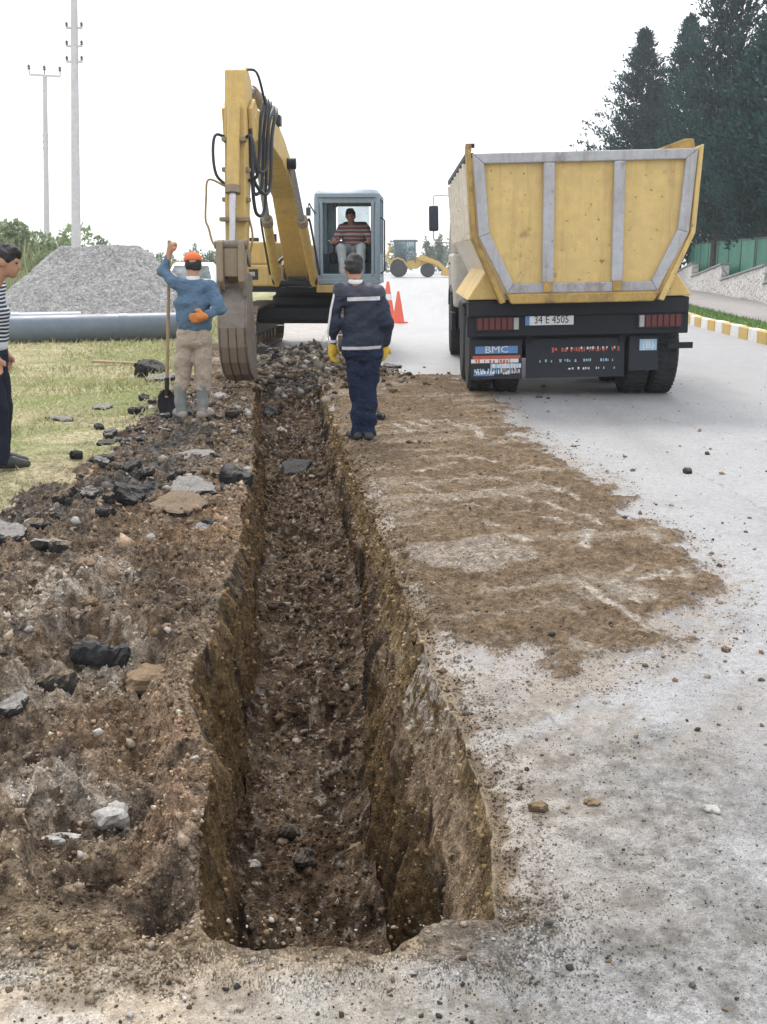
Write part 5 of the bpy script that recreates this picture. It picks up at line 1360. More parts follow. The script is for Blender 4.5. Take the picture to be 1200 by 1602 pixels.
# tracks
def track(xc):
    tr_ = MB().prism([(-1.45, .20), (1.45, .20), (1.6, .38), (1.45, .58), (-1.45, .58), (-1.6, .38)], 'x', xc - .13, xc + .13).build('track_frame', M['dark_steel'], ex, False, .03)
    R_, L_ = .36, 1.42
    per = 4 * L_ + 2 * math.pi * R_; n_ = 44
    sh = None
    for k in range(n_):
        s = per * k / n_
        if s < 2 * L_: p, an = (-L_ + s, R_), 0
        elif s < 2 * L_ + math.pi * R_:
            t_ = (s - 2 * L_) / R_; p = (L_ + math.sin(t_) * R_, math.cos(t_) * R_); an = -t_
        elif s < 4 * L_ + math.pi * R_: p, an = (L_ - (s - 2 * L_ - math.pi * R_), -R_), math.pi
        else:
            t_ = (s - 4 * L_ - math.pi * R_) / R_; p = (-L_ - math.sin(t_) * R_, -math.cos(t_) * R_); an = math.pi - t_
        if sh is None:
            mb_ = MB(); mb_.box((0, 0, 0), (.50, per / n_ * .93, .03)); mb_.box((0, -.05, .022), (.48, .02, .035)); mb_.box((0, .03, .018), (.48, .016, .025))
            sh = mb_.build('track_shoe', M['track'], tr_); o_ = sh
        else: o_ = copy_part(sh, tr_)
        o_.location = (xc, p[0], p[1] + .40); o_.rotation_euler = (an, 0, 0)
    for y_ in (-1.42, 1.42):
        MB().lathe([(.05, -.12), (.29, -.11), (.32, -.05), (.32, .05), (.29, .11), (.05, .12)], 24, 'x', (xc, y_, .40)).build('idler', M['track'], tr_, True)
    for y_ in np.linspace(-1.0, 1.0, 6): MB().lathe([(.04, -.17), (.11, -.16), (.11, .16), (.04, .17)], 14, 'x', (xc, float(y_), .18)).build('roller', M['track'], tr_, True)
track(-.95); track(.95)
MB().prism([(-.83, .46), (.83, .46), (.83, .60), (.55, .76), (-.55, .76), (-.83, .60)], 'y', -.62, .62).build('car_body', M['dark_steel'], ex, False, .02)
MB().beam((-.84, -.75, .64), (.84, -.75, .64), .10, .22).build('cross_beam', M['dark_steel'], ex, False, .015)
MB().lathe([(.62, .76), (.66, .80), (.66, .92), (.60, .96), (.60, 1.04)], 36, 'z', (0, 0, 0)).build('turntable', M['dark_steel'], ex, True)
MB().box((0, .25, 1.085), (2.44, 3.3, .09)).build('deck', M['dark_steel'], ex, False, .01)
MB().box((.80, -1.415, 1.10), (.98, .06, .13)).build('deck_edge', M['ex_yellow'], ex, False, .01)
# engine house, counterweight, side boxes
MB().prism([(.35, 1.13), (1.55, 1.13), (1.55, 1.86), (.35, 1.86)], 'x', -1.2, 1.2).build('engine_hood', M['ex_yellow'], ex, False, .05)
MB().loft([[(math.sin(a_) * 1.22, 1.30 + math.cos(a_) * .85, z_) for a_ in np.linspace(-1.6, 1.6, 18)] + [(1.2, 1.2, z_), (-1.2, 1.2, z_)] for z_ in (.98, 1.05, 1.70, 1.78)]).build('counterweight', M['ex_yellow'], ex, False, .04)
lo = MB().box((-.80, -1.03, 1.32), (.82, .80, .37)).build('tool_box', M['ex_yellow'], ex, False, .035)
MB().box((-.80, -1.437, 1.34), (.20, .012, .18)).build('lamp_recess', M['black'], lo, False, .01)
MB().box((-.80, -1.447, 1.345), (.10, .016, .075)).build('work_lamp', M['clear_lens'], lo, False, .012)
MB().box((-.80, -.62, 1.70), (.80, 1.5, .38)).build('tank_box', M['ex_yellow'], ex, False, .03)
MB().box((-.95, -.2, 1.93), (.16, .16, .10)).build('filler_cap', M['black'], ex, False, .02)
MB().cyl((-.7, .6, 1.84), (-.7, .6, 2.06), .05).build('exhaust', M['dark_steel'], ex, True)
MB().tube([(-1.15, -1.3, 1.5), (-1.15, -1.3, 2.05), (-1.15, -.4, 2.05), (-1.15, -.4, 1.9)], .018, 6).build('handrail', M['ex_dirty'], ex)
# cab
CX0, CX1, CY0, CY1, CZ0, CZ1 = .28, 1.40, -1.42, .20, 1.17, 2.74
cb_ = MB().box(((CX0 + CX1) / 2, (CY0 + CY1) / 2, CZ0 + .05), (CX1 - CX0, CY1 - CY0, .10)).build('cab', M['cab_shade_grey'], ex, False, .02)
rp = []
for z_, k in ((2.62, 0), (2.68, .0), (2.74, .05), (2.765, .14)):
    xa, xb, ya, yb = CX0 + k, CX1 - k, CY0 + k, CY1 - k; c_ = .10
    rp.append([(xa + c_, ya, z_), (xb - c_, ya, z_), (xb, ya + c_, z_), (xb, yb - c_, z_), (xb - c_, yb, z_), (xa + c_, yb, z_), (xa, yb - c_, z_), (xa, ya + c_, z_)])
MB().loft(rp).build('cab_roof', M['cab_shade_grey'], cb_, True)
for x_ in (CX0 + .045, CX1 - .045):
    MB().tube([(x_, CY0 + .04, CZ0 + .1), (x_, CY0 + .02, 2.2), (x_, CY0 + .09, 2.63)], .05, 8).build('front_pillar', M['cab_shade_grey'], cb_, True)
    MB().box((x_, -.45, 1.90), (.06, .08, 1.46)).build('middle_pillar', M['cab_shade_grey'], cb_, False, .01)
    MB().box((x_, CY1 - .05, 1.90), (.08, .10, 1.46)).build('rear_pillar', M['cab_shade_grey'], cb_, False, .01)
    MB().box((x_, -.62, 1.45), (.05, 1.5, .50)).build('lower_side', M['cab_shade_grey'], cb_, False, .015)
    MB().box((x_, -.93, 2.15), (.012, .86, .90)).build('side_window', M['glass_dark'] if x_ > .8 else M['glass'], cb_)
    MB().box((x_, -.15, 2.15), (.012, .52, .90)).build('side_window', M['glass_dark'] if x_ > .8 else M['glass'], cb_)
MB().box(((CX0 + CX1) / 2, CY0 + .03, 1.29), (CX1 - CX0 - .1, .05, .12)).build('front_sill', M['cab_shade_grey'], cb_, False, .015)
MB().box(((CX0 + CX1) / 2, CY0 + .07, 2.575), (CX1 - CX0 - .1, .05, .10)).build('front_header', M['cab_shade_grey'], cb_, False, .015)
MB().box((CX0 + .12, CY0 + .02, 1.92), (.05, .03, 1.25)).build('window_rail', M['cab_shade_grey'], cb_, False, .01)
MB().box((CX1 - .12, CY0 + .02, 1.92), (.05, .03, 1.25)).build('window_rail', M['cab_shade_grey'], cb_, False, .01)
# rear wall of the cab with an open window
yr = CY1 - .03
MB().box(((CX0 + CX1) / 2, yr, 1.55), (CX1 - CX0 - .16, .05, .75)).build('rear_wall', M['cab_shade_grey'], cb_)
for x_ in (CX0 + .16, CX1 - .16): MB().box((x_, yr, 2.24), (.16, .05, .62)).build('rear_wall', M['cab_shade_grey'], cb_)
MB().box(((CX0 + CX1) / 2, yr, 2.58), (CX1 - CX0 - .16, .05, .08)).build('rear_wall', M['cab_shade_grey'], cb_)
MB().box(((CX0 + CX1) / 2, yr + .01, 2.24), (.58, .010, .60)).build('rear_window', M['glass'], cb_)
# seat, consoles, levers, lamp, mirrors
sc_ = (CX0 + CX1) / 2 + .05
MB().box((sc_, -.42, 1.60), (.48, .50, .14)).build('seat', M['seat'], cb_, False, .05)
MB().box((sc_, -.17, 1.95), (.46, .12, .62), Matrix.Rotation(-.12, 3, 'X')).build('backrest', M['seat'], cb_, False, .05)
for s_ in (-1, 1):
    MB().box((sc_ + s_ * .34, -.58, 1.62), (.15, .60, .20)).build('console', M['dark_steel'], cb_, False, .04)
    MB().tube([(sc_ + s_ * .33, -.80, 1.70), (sc_ + s_ * .33, -.83, 1.86)], .018, 8).build('lever', M['black'], cb_)
    MB().tube([(sc_ + s_ * .10, -1.15, 1.24), (sc_ + s_ * .10, -1.12, 1.55)], .012, 6).build('pedal_lever', M['black'], cb_)
MB().lathe([(.02, 0), (.05, .02), (.05, .05), (.01, .08)], 12, 'y', (sc_ - .26, CY0 + .10, 2.50)).build('cab_fan', M['black'], cb_, True)
MB().tube([(CX0 + .02, CY0, 2.35), (CX0 - .07, CY0 - .12, 2.52), (CX0 - .08, CY0 - .12, 2.40)], .013, 6).build('mirror_arm', M['black'], cb_)
MB().box((CX0 - .08, CY0 - .13, 2.38), (.08, .03, .14)).build('mirror', M['mirror'], cb_, False, .01)
MB().tube([(CX1, CY0 + .35, 1.35), (CX1 + .07, CY0 + .35, 1.40), (CX1 + .07, CY0 + .35, 2.25), (CX1, CY0 + .35, 2.3)], .015, 6).build('grab_rail', M['black'], cb_)
# boom
BP_low = [(-1.55, 1.20), (-2.05, 1.62), (-3.1, 2.52), (-4.5, 2.94), (-5.9, 3.10), (-6.78, 3.08)]
BP_up = [(-6.95, 3.22), (-6.80, 3.35), (-5.8, 3.42), (-4.6, 3.34), (-3.4, 3.00), (-2.2, 2.08), (-1.45, 1.45), (-1.35, 1.30)]
bo = MB().prism(BP_low + BP_up, 'x', -.185, .185).build('boom', M['ex_yellow'], ex, False, .02)
for s_ in (-1, 1):
    MB().prism([(-1.25, 1.12), (-1.75, 1.12), (-1.70, 1.50), (-1.45, 1.62), (-1.25, 1.5)], 'x', s_ * .215, s_ * .265).build('boom_bracket', M['ex_dirty'], ex, False, .01)
    a, b_ = Vector((s_ * .32, -1.85, 1.20)), Vector((s_ * .235, -4.05, 2.95))
    m_ = a.lerp(b_, .56)
    cy_ = MB().cyl(a, m_, .075).build('boom_cylinder', M['ex_yellow'], ex, True)
    MB().cyl(m_, b_, .048).build('rod', M['chrome'], cy_, True)
    MB().cyl(a.lerp(b_, .53), a.lerp(b_, .575), .09).build('gland', M['ex_dirty'], cy_, True)
    MB().stube([a.lerp(b_, .05) + Vector((s_ * .10, 0, .06)), a.lerp(b_, .50) + Vector((s_ * .11, 0, .06)), a.lerp(b_, .54) + Vector((s_ * .08, 0, .04))], .018, 6).build('feed_pipe', M['hose'], cy_)
    MB().stube([(s_ * .30, -1.75, 1.12), (s_ * .36, -1.98, 1.25), (s_ * .30, -2.05, 1.5), (s_ * .22, -1.75, 1.62)], .03, 7).build('hose', M['hose'], ex, True)
    MB().cyl((s_ * .165, -4.05, 2.95), (s_ * .31, -4.05, 2.95), .08).build('boom_pin', M['dark_steel'], bo, True)
MB().cyl((-.30, -1.85, 1.20), (.30, -1.85, 1.20), .06).build('foot_pin', M['dark_steel'], ex, True)
MB().box((0, -1.62, 1.32), (.30, .12, .22)).build('valve_block', M['hose'], ex, False, .02)
MB().prism([(-4.1, 3.22), (-4.55, 3.32), (-4.40, 3.64), (-4.25, 3.64)], 'x', -.10, .10).build('cylinder_bracket', M['ex_dirty'], bo, False, .01)
# arm cylinder above the boom
a, b_ = Vector((0, -4.33, 3.60)), Vector((0, -6.95, 3.70)); m_ = a.lerp(b_, .62)
ac = MB().cyl(a, m_, .085).build('arm_cylinder', M['ex_dirty'], ex, True)
MB().cyl(m_, b_, .05).build('rod', M['chrome'], ac, True)
for s_ in (-.12, .12):
    MB().stube([(s_, -2.6, 2.50), (s_, -3.5, 3.12), (s_, -4.5, 3.40), (s_, -5.4, 3.48), (s_, -6.0, 3.48)], .02, 6).build('boom_pipe', M['pipe_steel'], bo, True)
MB().box((.06, -4.75, 3.46), (.28, .20, .14)).build('pipe_clamp', M['hose'], bo, False, .01)
for k in range(5):
    s_ = .08 + .035 * k; dz_ = .25 * (k % 3)
    MB().stube([(s_ + .05, -5.9, 3.48), (s_ + .14, -6.35, 3.54 - .04 * k), (s_ + .12, -6.62, 3.20 - dz_ * .5), (s_ + .10, -6.75, 2.72 - dz_), (s_ + .04, -6.95, 2.62 - dz_), (.16, -7.05, 2.82 - dz_), (.15, -7.08, 3.10 - dz_ * .4)], .022, 7).build('hose', M['hose'], bo, True)
MB().stube([(.20, -6.2, 3.45), (.26, -6.7, 3.50), (.22, -6.95, 3.74), (.10, -7.05, 3.76)], .016, 6).build('hose', M['hose'], bo, True)
# stick
SP = [(-6.74, 3.68), (-7.02, 3.80), (-7.16, 3.74), (-7.26, 3.20), (-7.40, 2.3), (-7.48, 1.42), (-7.40, 1.33), (-7.32, 1.40), (-7.06, 2.3), (-6.78, 3.05), (-6.70, 3.40)]
stk = MB().prism(SP, 'x', -.125, .125).build('stick', M['ex_yellow'], ex, False, .02)
for s_ in (-1, 1):
    MB().prism([(-6.62, 3.02), (-7.05, 2.94), (-7.12, 3.32), (-6.85, 3.46), (-6.60, 3.34)], 'x', s_ * .130, s_ * .18).build('stick_cheek', M['ex_yellow'], stk, False, .01)
    MB().box((s_ * .140, -7.26, 2.62), (.04, .16, .05)).build('pipe_clip', M['ex_dirty'], stk, False, .006)
    MB().box((s_ * .140, -7.30, 2.28), (.04, .16, .05)).build('pipe_clip', M['ex_dirty'], stk, False, .006)
a, b_ = Vector((0, -7.32, 3.35)), Vector((0, -7.66, 1.72)); m_ = a.lerp(b_, .60)
bc_ = MB().cyl(a, m_, .075).build('bucket_cylinder', M['ex_yellow'], ex, True)
MB().cyl(m_, b_, .042).build('rod', M['chrome'], bc_, True)
MB().cyl(a.lerp(b_, .57), a.lerp(b_, .62), .09).build('gland', M['ex_dirty'], bc_, True)
MB().box((0, -7.34, 2.95), (.28, .14, .05)).build('hose_clamp', M['ex_dirty'], stk, False, .01)
MB().box((0, -7.46, 2.05), (.34, .16, .05)).build('hose_clamp', M['ex_dirty'], stk, False, .01)
MB().stube([(-.10, -7.26, 2.98), (-.22, -7.33, 3.00), (-.25, -7.36, 2.80), (-.22, -7.36, 2.56), (-.11, -7.34, 2.44)], .018, 6).build('hose', M['hose'], stk, True)
MB().stube([(.10, -7.28, 2.96), (.20, -7.35, 2.98), (.24, -7.36, 2.75), (.24, -7.25, 2.55), (.11, -7.15, 2.50)], .020, 6).build('hose', M['hose'], stk, True)
MB().stube([(-.10, -7.38, 2.42), (-.30, -7.42, 2.50), (-.33, -7.45, 2.30), (-.34, -7.48, 2.05), (-.30, -7.52, 1.95), (-.25, -7.54, 1.78), (-.14, -7.60, 1.70)], .014, 6).build('feed_pipe', M['pipe_steel'], stk, True)
MB().stube([(.12, -7.20, 2.1), (.17, -7.25, 1.85), (.12, -7.34, 1.55)], .014, 6).build('feed_pipe', M['pipe_steel'], stk, True)
# linkage
for s_ in (-1, 1):
    MB().prism([(-7.35, 1.62), (-7.72, 1.82), (-7.80, 1.74), (-7.42, 1.50)], 'x', s_ * .135, s_ * .17).build('guide_link', M['ex_dirty'], ex, False, .012)
    MB().prism([(-7.66, 1.82), (-7.82, 1.80), (-7.86, 1.35), (-7.74, 1.24), (-7.66, 1.32)], 'x', s_ * .085, s_ * .165).build('bucket_link', M['ex_dirty'], ex, False, .015)
MB().cyl((-.19, -7.74, 1.76), (.19, -7.74, 1.76), .05).build('link_pin', M['bucket'], ex, True)
MB().prism([(-7.60, 1.72), (-7.78, 1.72), (-7.80, 1.40), (-7.62, 1.40)], 'x', -.085, .085).build('link_plate', M['ex_dirty'], ex, False, .012)
# bucket: shell of outer and inner curve, side plates, teeth
BO = [(-7.42, 1.34), (-7.68, 1.26), (-7.80, 1.06), (-7.85, .82), (-7.83, .60), (-7.75, .42), (-7.60, .27), (-7.40, .18), (-7.14, .16)]
def off(pts, d):
    o_ = []
    for i in range(len(pts)):
        p0, p1 = pts[max(i - 1, 0)], pts[min(i + 1, len(pts) - 1)]
        tx, tz = p1[0] - p0[0], p1[1] - p0[1]; l_ = math.hypot(tx, tz); o_.append((pts[i][0] - tz / l_ * d, pts[i][1] + tx / l_ * d))
    return o_
BI = off(BO, .035)
bk = MB()
hw = .148
for i in range(len(BO) - 1):
    bk.hexa([(-hw, *BO[i]), (hw, *BO[i]), (hw, *BI[i]), (-hw, *BI[i]), (-hw, *BO[i + 1]), (hw, *BO[i + 1]), (hw, *BI[i + 1]), (-hw, *BI[i + 1])])
bko = bk.build('bucket', M['bucket'], ex, False)
for s_ in (-1, 1):
    MB().prism(BO + [(-7.22, .60), (-7.34, 1.0)], 'x', s_ * (hw + .001), s_ * (hw + .025)).build('side_plate', M['bucket'], bko, False, .008)
    MB().prism([(-7.30, 1.24), (-7.80, 1.17), (-7.84, 1.36), (-7.62, 1.44), (-7.36, 1.42)], 'x', s_ * .13, s_ * .17).build('bucket_ear', M['bucket'], bko, False, .01)
for x_ in (-.095, 0, .095):
    st_ = MB(); O2 = off(BO, -.018)
    for i in range(3, len(BO) - 1): st_.hexa([(x_ - .04, *BO[i]), (x_ + .04, *BO[i]), (x_ + .04, *O2[i]), (x_ - .04, *O2[i]), (x_ - .04, *BO[i + 1]), (x_ + .04, *BO[i + 1]), (x_ + .04, *O2[i + 1]), (x_ - .04, *O2[i + 1])])
    st_.build('wear_strip', M['track'], bko)
for k in range(4):
    x_ = -.105 + .07 * k
    MB().hexa([(x_ - .03, -7.18, .135), (x_ + .03, -7.18, .135), (x_ + .02, -6.95, .16), (x_ - .02, -6.95, .16), (x_ - .03, -7.18, .21), (x_ + .03, -7.18, .21), (x_ + .02, -6.95, .175), (x_ - .02, -6.95, .175)]).build('tooth', M['track'], bko, False, .006)
# ============================================================ people
def sdf_mesh(name, prims, vox, mat, parent, k=.03, cuts=(), wr=None, seed=0, pad=.05):
    """one continuous surface round a set of tapered limbs (surface nets over a smooth union)
    prims: ('c', a, b, ra, rb) tapered limb; ('e', c, (rx,ry,rz), rz_angle, tilt) ellipsoid; ('o', a, b, (rxa,rya), (rxb,ryb), angle) oval limb"""
    los, his = [], []
    for p in prims:
        if p[0] == 'c': pts, m_ = [p[1], p[2]], max(p[3], p[4])
        elif p[0] == 'e': pts, m_ = [p[1]], max(p[2])
        else: pts, m_ = [p[1], p[2]], max(*p[3], *p[4])
        for q in pts: los.append(np.array(q) - m_); his.append(np.array(q) + m_)
    lo = np.min(los, 0) - pad; hi = np.max(his, 0) + pad
    n = np.ceil((hi - lo) / vox).astype(int) + 1
    gx, gy, gz = [lo[i] + np.arange(n[i]) * vox for i in range(3)]
    Xg, Yg, Zg = np.meshgrid(gx, gy, gz, indexing='ij')
    P3 = np.stack([Xg, Yg, Zg], -1)
    d = None
    for p in prims:
        if p[0] == 'e':
            q = P3 - np.array(p[1]); an = p[3] if len(p) > 3 else 0.0; ti = p[4] if len(p) > 4 else 0.0
            c_, s_ = math.cos(-an), math.sin(-an)
            x_ = q[..., 0] * c_ - q[..., 1] * s_; y_ = q[..., 0] * s_ + q[..., 1] * c_; z_ = q[..., 2]
            c_, s_ = math.cos(-ti), math.sin(-ti)
            y_, z_ = y_ * c_ - z_ * s_, y_ * s_ + z_ * c_
            r_ = np.sqrt((x_ / p[2][0]) ** 2 + (y_ / p[2][1]) ** 2 + (z_ / p[2][2]) ** 2)
            dd = (r_ - 1) * min(p[2])
        else:
            a = np.array(p[1], float); b_ = np.array(p[2], float); ab = b_ - a
            t_ = np.clip(((P3 - a) @ ab) / (ab @ ab + 1e-12), 0, 1)
            q = P3 - a - t_[..., None] * ab
            if p[0] == 'c':
                dd = np.linalg.norm(q, axis=-1) - (p[3] + (p[4] - p[3]) * t_)
            else:
                an = p[5] if len(p) > 5 else 0.0
                c_, s_ = math.cos(-an), math.sin(-an)
                x_ = q[..., 0] * c_ - q[..., 1] * s_; y_ = q[..., 0] * s_ + q[..., 1] * c_
                rx = p[3][0] + (p[4][0] - p[3][0]) * t_; ry = p[3][1] + (p[4][1] - p[3][1]) * t_
                rz = np.minimum(rx, ry) * .6
                dd = (np.sqrt((x_ / rx) ** 2 + (y_ / ry) ** 2 + (q[..., 2] / rz) ** 2) - 1) * np.minimum(rx, ry)
        if d is None: d = dd
        else:
            h = np.clip(.5 + .5 * (d - dd) / k, 0, 1)
            d = d + (dd - d) * h - k * h * (1 - h)
    if wr:
        amp, fz, fh = wr
        w_ = fbm(Xg * fh + Yg * fh * .7 + 3 * np.sin(Zg * 3), Zg * fz, 1.0, 3, seed) - .5
        w2 = fbm(Xg * 9 + 4, Zg * 9 + Yg * 9, 1.0, 2, seed + 5) - .5
        d = d + amp * (w_ * 1.6 + w2 * .8)
    for c0, nn in cuts:
        nn = np.array(nn, float); nn /= np.linalg.norm(nn)
        d = np.maximum(d, (P3 - np.array(c0)) @ nn)
    s = d < 0
    cnt = np.zeros(tuple(n - 1)); acc = np.zeros(tuple(n - 1) + (3,))
    ax = [(1, 0, 0), (0, 1, 0), (0, 0, 1)]
    sl = lambda o: tuple(slice(o[i], n[i] - 1 + o[i]) for i in range(3))
    for i in range(3):
        j, l = (i + 1) % 3, (i + 2) % 3
        for u in (0, 1):
            for w_ in (0, 1):
                o0 = [0, 0, 0]; o0[j] = u; o0[l] = w_; o1 = list(o0); o1[i] = 1
                A, B = d[sl(o0)], d[sl(o1)]; cr = (A < 0) != (B < 0)
                t_ = np.where(cr, A / (A - B + 1e-20), 0)
                off_ = np.zeros(A.shape + (3,)); off_[..., i] = t_; off_[..., j] = u; off_[..., l] = w_
                acc += off_ * cr[..., None]; cnt += cr
    act = cnt > 0
    vid = np.full(act.shape, -1, np.int64); vid[act] = np.arange(act.sum())
    base = np.stack(np.nonzero(act), -1)
    Vv = lo + (base + acc[act] / cnt[act][:, None]) * vox
    F = []
    for i in range(3):
        j, l = (i + 1) % 3, (i + 2) % 3
        o1 = [0, 0, 0]; o1[i] = 1
        a_sl = [slice(1, -1)] * 3; a_sl[i] = slice(0, -1); b_sl = [slice(1, -1)] * 3; b_sl[i] = slice(1, None)
        A, B = s[tuple(a_sl)], s[tuple(b_sl)]
        cr = np.nonzero(A != B); fl_ = A[cr]
        ix = [cr[0] + 1, cr[1] + 1, cr[2] + 1]; ix[i] = cr[i]
        def g_(dj, dl):
            q = [ix[0].copy(), ix[1].copy(), ix[2].copy()]; q[j] = q[j] - dj; q[l] = q[l] - dl
            return vid[q[0], q[1], q[2]]
        quad = np.stack([g_(1, 1), g_(0, 1), g_(0, 0), g_(1, 0)], -1)
        quad = np.where(fl_[:, None], quad, quad[:, ::-1]); F.append(quad)
    F = np.concatenate(F); F = F[(F >= 0).all(1)]
    # relax once
    for _ in range(2):
        e = np.concatenate([F[:, [0, 1]], F[:, [1, 2]], F[:, [2, 3]], F[:, [3, 0]]]); e = np.concatenate([e, e[:, ::-1]])
        sm_ = np.zeros_like(Vv); nn_ = np.zeros(len(Vv)); np.add.at(sm_, e[:, 0], Vv[e[:, 1]]); np.add.at(nn_, e[:, 0], 1)
        Vv = Vv * .5 + .5 * sm_ / np.maximum(nn_, 1)[:, None]
    return mesh_arrays(name, Vv, F, mat, parent, True)

def hand_prims(w, d, side, curl=.5, s=1.0):
    """palm, four unequal fingers and a thumb; w wrist, d pointing from wrist to knuckles, side = thumb direction"""
    w, d, side = Vector(w), Vector(d).normalized(), Vector(side)
    side = (side - d * side.dot(d)).normalized(); nrm = d.cross(side)
    pr_ = [('c', w, w + d * .05 * s, .026 * s, .030 * s)]
    for k, (o_, L) in enumerate(((.028, .068), (.010, .076), (-.009, .070), (-.027, .056))):
        a = w + d * .075 * s + side * o_ * s; m_ = a + (d * math.cos(curl) + nrm * math.sin(curl)) * L * .5 * s
        e = m_ + (d * math.cos(curl * 2.3) + nrm * math.sin(curl * 2.3)) * L * .5 * s
        pr_ += [('c', w + d * .03 * s + side * o_ * .8 * s, a, .013 * s, .011 * s), ('c', a, m_, .0105 * s, .0095 * s), ('c', m_, e, .0095 * s, .008 * s)]
    t0 = w + d * .02 * s + side * .026 * s; t1 = t0 + (side * .8 + d * .6 + nrm * .3) * .04 * s; t2 = t1 + (d * .9 + side * .2 + nrm * .5) * .03 * s
    pr_ += [('c', t0, t1, .014 * s, .012 * s), ('c', t1, t2, .012 * s, .009 * s)]
    return [(p[0], tuple(p[1]), tuple(p[2]), p[3], p[4]) for p in pr_]

def head_prims(c, yaw, neck, s=1.0, nod=0.0):
    """skull, jaw, nose, ears, neck; yaw = direction the face looks (0 = +Y)"""
    f = Vector((-math.sin(yaw), math.cos(yaw), 0)); r_ = Vector((math.cos(yaw), math.sin(yaw), 0)); u = Vector((0, 0, 1))
    if nod:
        f2 = f * math.cos(nod) - u * math.sin(nod); u = u * math.cos(nod) + f * math.sin(nod); f = f2
    c = Vector(c); P = lambda a, b_, h: tuple(c + r_ * a * s + f * b_ * s + u * h * s)
    return [('e', P(0, -.012, .02), (.074 * s, .094 * s, .092 * s), yaw), ('e', P(0, .035, -.035), (.058 * s, .060 * s, .075 * s), yaw),
            ('c', P(0, .072, -.088), P(0, .06, -.07), .022 * s, .03 * s),
            ('c', P(0, .088, .012), P(0, .108, -.022), .010 * s, .016 * s), ('c', P(-.022, .088, -.056), P(.022, .088, -.056), .009 * s, .009 * s),
            ('c', P(-.035, .082, .026), P(.035, .082, .026), .011 * s, .011 * s),
            ('e', P(-.077, -.008, -.010), (.012 * s, .022 * s, .033 * s), yaw), ('e', P(.077, -.008, -.010), (.012 * s, .022 * s, .033 * s), yaw),
            ('c', P(0, -.02, -.06), neck, .054 * s, .058 * s)], P, f, u
def eyes(P, parent, s=1.0):
    for a in (-.031, .031):
        MB().lathe([(.001, -.009 * s), (.007 * s, -.006 * s), (.010 * s, 0), (.007 * s, .006 * s), (.001, .009 * s)], 10, 'z', P(a, .083, .010)).build('eye', M['black'], parent, True)

def cap_cut(P, f, u, back=.0, low=-.0): pass

# ---------- man with the orange cap, leaning on a shovel (seen from behind)
x0, y0 = -1.95, 10.87
z0 = ground_z(x0, y0) - .005
p1 = thing('person', 'person in orange cap, blue sweater and rubber boots leaning on a shovel', 'person', (x0, y0, z0), 0, 'people at the trench')
hp_, hP, hf, hu = head_prims((.085, .05, 1.505), .15, (.085, -.01, 1.36), .98, .18)
sl_, sr_ = (-.085, -.01, 1.335), (.255, -.02, 1.305)
el_, hl_ = (-.225, .10, 1.435), (-.165, .17, 1.625)
er_, hr_ = (.355, -.10, 1.085), (.225, -.215, 1.02)
skin = hp_ + [('c', (.085, 0, 1.3), (.085, .02, .85), .06, .07), ('c', sl_, el_, .036, .034), ('c', el_, hl_, .034, .028), ('c', sr_, er_, .036, .034), ('c', er_, hr_, .034, .028),
              ('c', (.02, 0, .82), (-.055, .02, .45), .06, .05), ('c', (.14, 0, .82), (.15, .02, .45), .06, .05), ('c', (-.055, .02, .45), (-.10, 0, .08), .05, .035), ('c', (.15, .02, .45), (.125, 0, .08), .05, .035)]
skin += hand_prims(hl_, (.25, .0, 1), (.6, -.6, 0), 1.0, 1.02)
b1 = sdf_mesh('body', skin, .011, M['skin'], p1, .022)
sw = [('o', (.085, -.01, 1.33), (.085, -.01, 1.15), (.150, .09), (.172, .108)), ('o', (.085, -.01, 1.15), (.08, -.005, .90), (.172, .108), (.162, .112)), ('c', (.085, -.01, 1.345), (.085, -.01, 1.31), .060, .075),
      ('c', sl_, (-.02, -.01, 1.31), .062, .08), ('c', sr_, (.18, -.015, 1.29), .062, .085), ('c', sl_, el_, .060, .053), ('c', el_, (-.178, .155, 1.575), .050, .040), ('c', sr_, er_, .062, .055), ('c', er_, (.255, -.19, 1.03), .052, .042)]
sdf_mesh('sweater', sw, .010, M['sweater'], b1, .028, [((.08, 0, .862), (0.03, 0, -1))], (.034, 6.0, 4.5), 11)
MB().lathe([(.066, 0), (.070, .02), (.062, .045), (.058, .045), (.058, 0)], 24, 'z', (.085, -.004, 1.355)).build('collar', M['white'], b1, True)
tr1 = [('o', (.075, 0, .89), (.065, 0, .76), (.155, .115), (.165, .13)), ('c', (-.010, 0, .78), (-.058, .02, .45), .100, .082), ('c', (.155, 0, .78), (.150, .02, .45), .100, .082), ('c', (-.058, .02, .45), (-.080, .01, .29), .080, .078), ('c', (.150, .02, .45), (.140, .01, .28), .080, .076)]
sdf_mesh('trousers', tr1, .011, M['khaki'], b1, .03, [((0, 0, .905), (0, 0, 1)), ((0, 0, .275), (0, 0, -1))], (.026, 7.0, 6.0), 21)
for bx2, an, ty in ((-.085, .55, 0), (.138, -.35, 0)):
    f_ = Vector((-math.sin(an), math.cos(an), 0)); a_ = Vector((bx2, .0, 0))
    bt = sdf_mesh('rubber_boot', [('c', tuple(a_ + Vector((0, 0, .33))), tuple(a_ + Vector((0, 0, .16))), .066, .056), ('c', tuple(a_ + Vector((0, 0, .16))), tuple(a_ - f_ * .02 + Vector((0, 0, .06))), .055, .052)], .010, M['boot'], b1, .03, [((0, 0, .345), (0, 0, 1))], (.010, 12.0, 5.0), 31)
    sdf_mesh('boot_foot', [('c', tuple(a_ - f_ * .035 + Vector((0, 0, .045))), tuple(a_ + f_ * .08 + Vector((0, 0, .045))), .052, .052), ('c', tuple(a_ + f_ * .08 + Vector((0, 0, .045))), tuple(a_ + f_ * .15 + Vector((0, 0, .038))), .05, .042)], .010, M['boot_foot'], bt, .03, [((0, 0, .0), (0, 0, -1))])
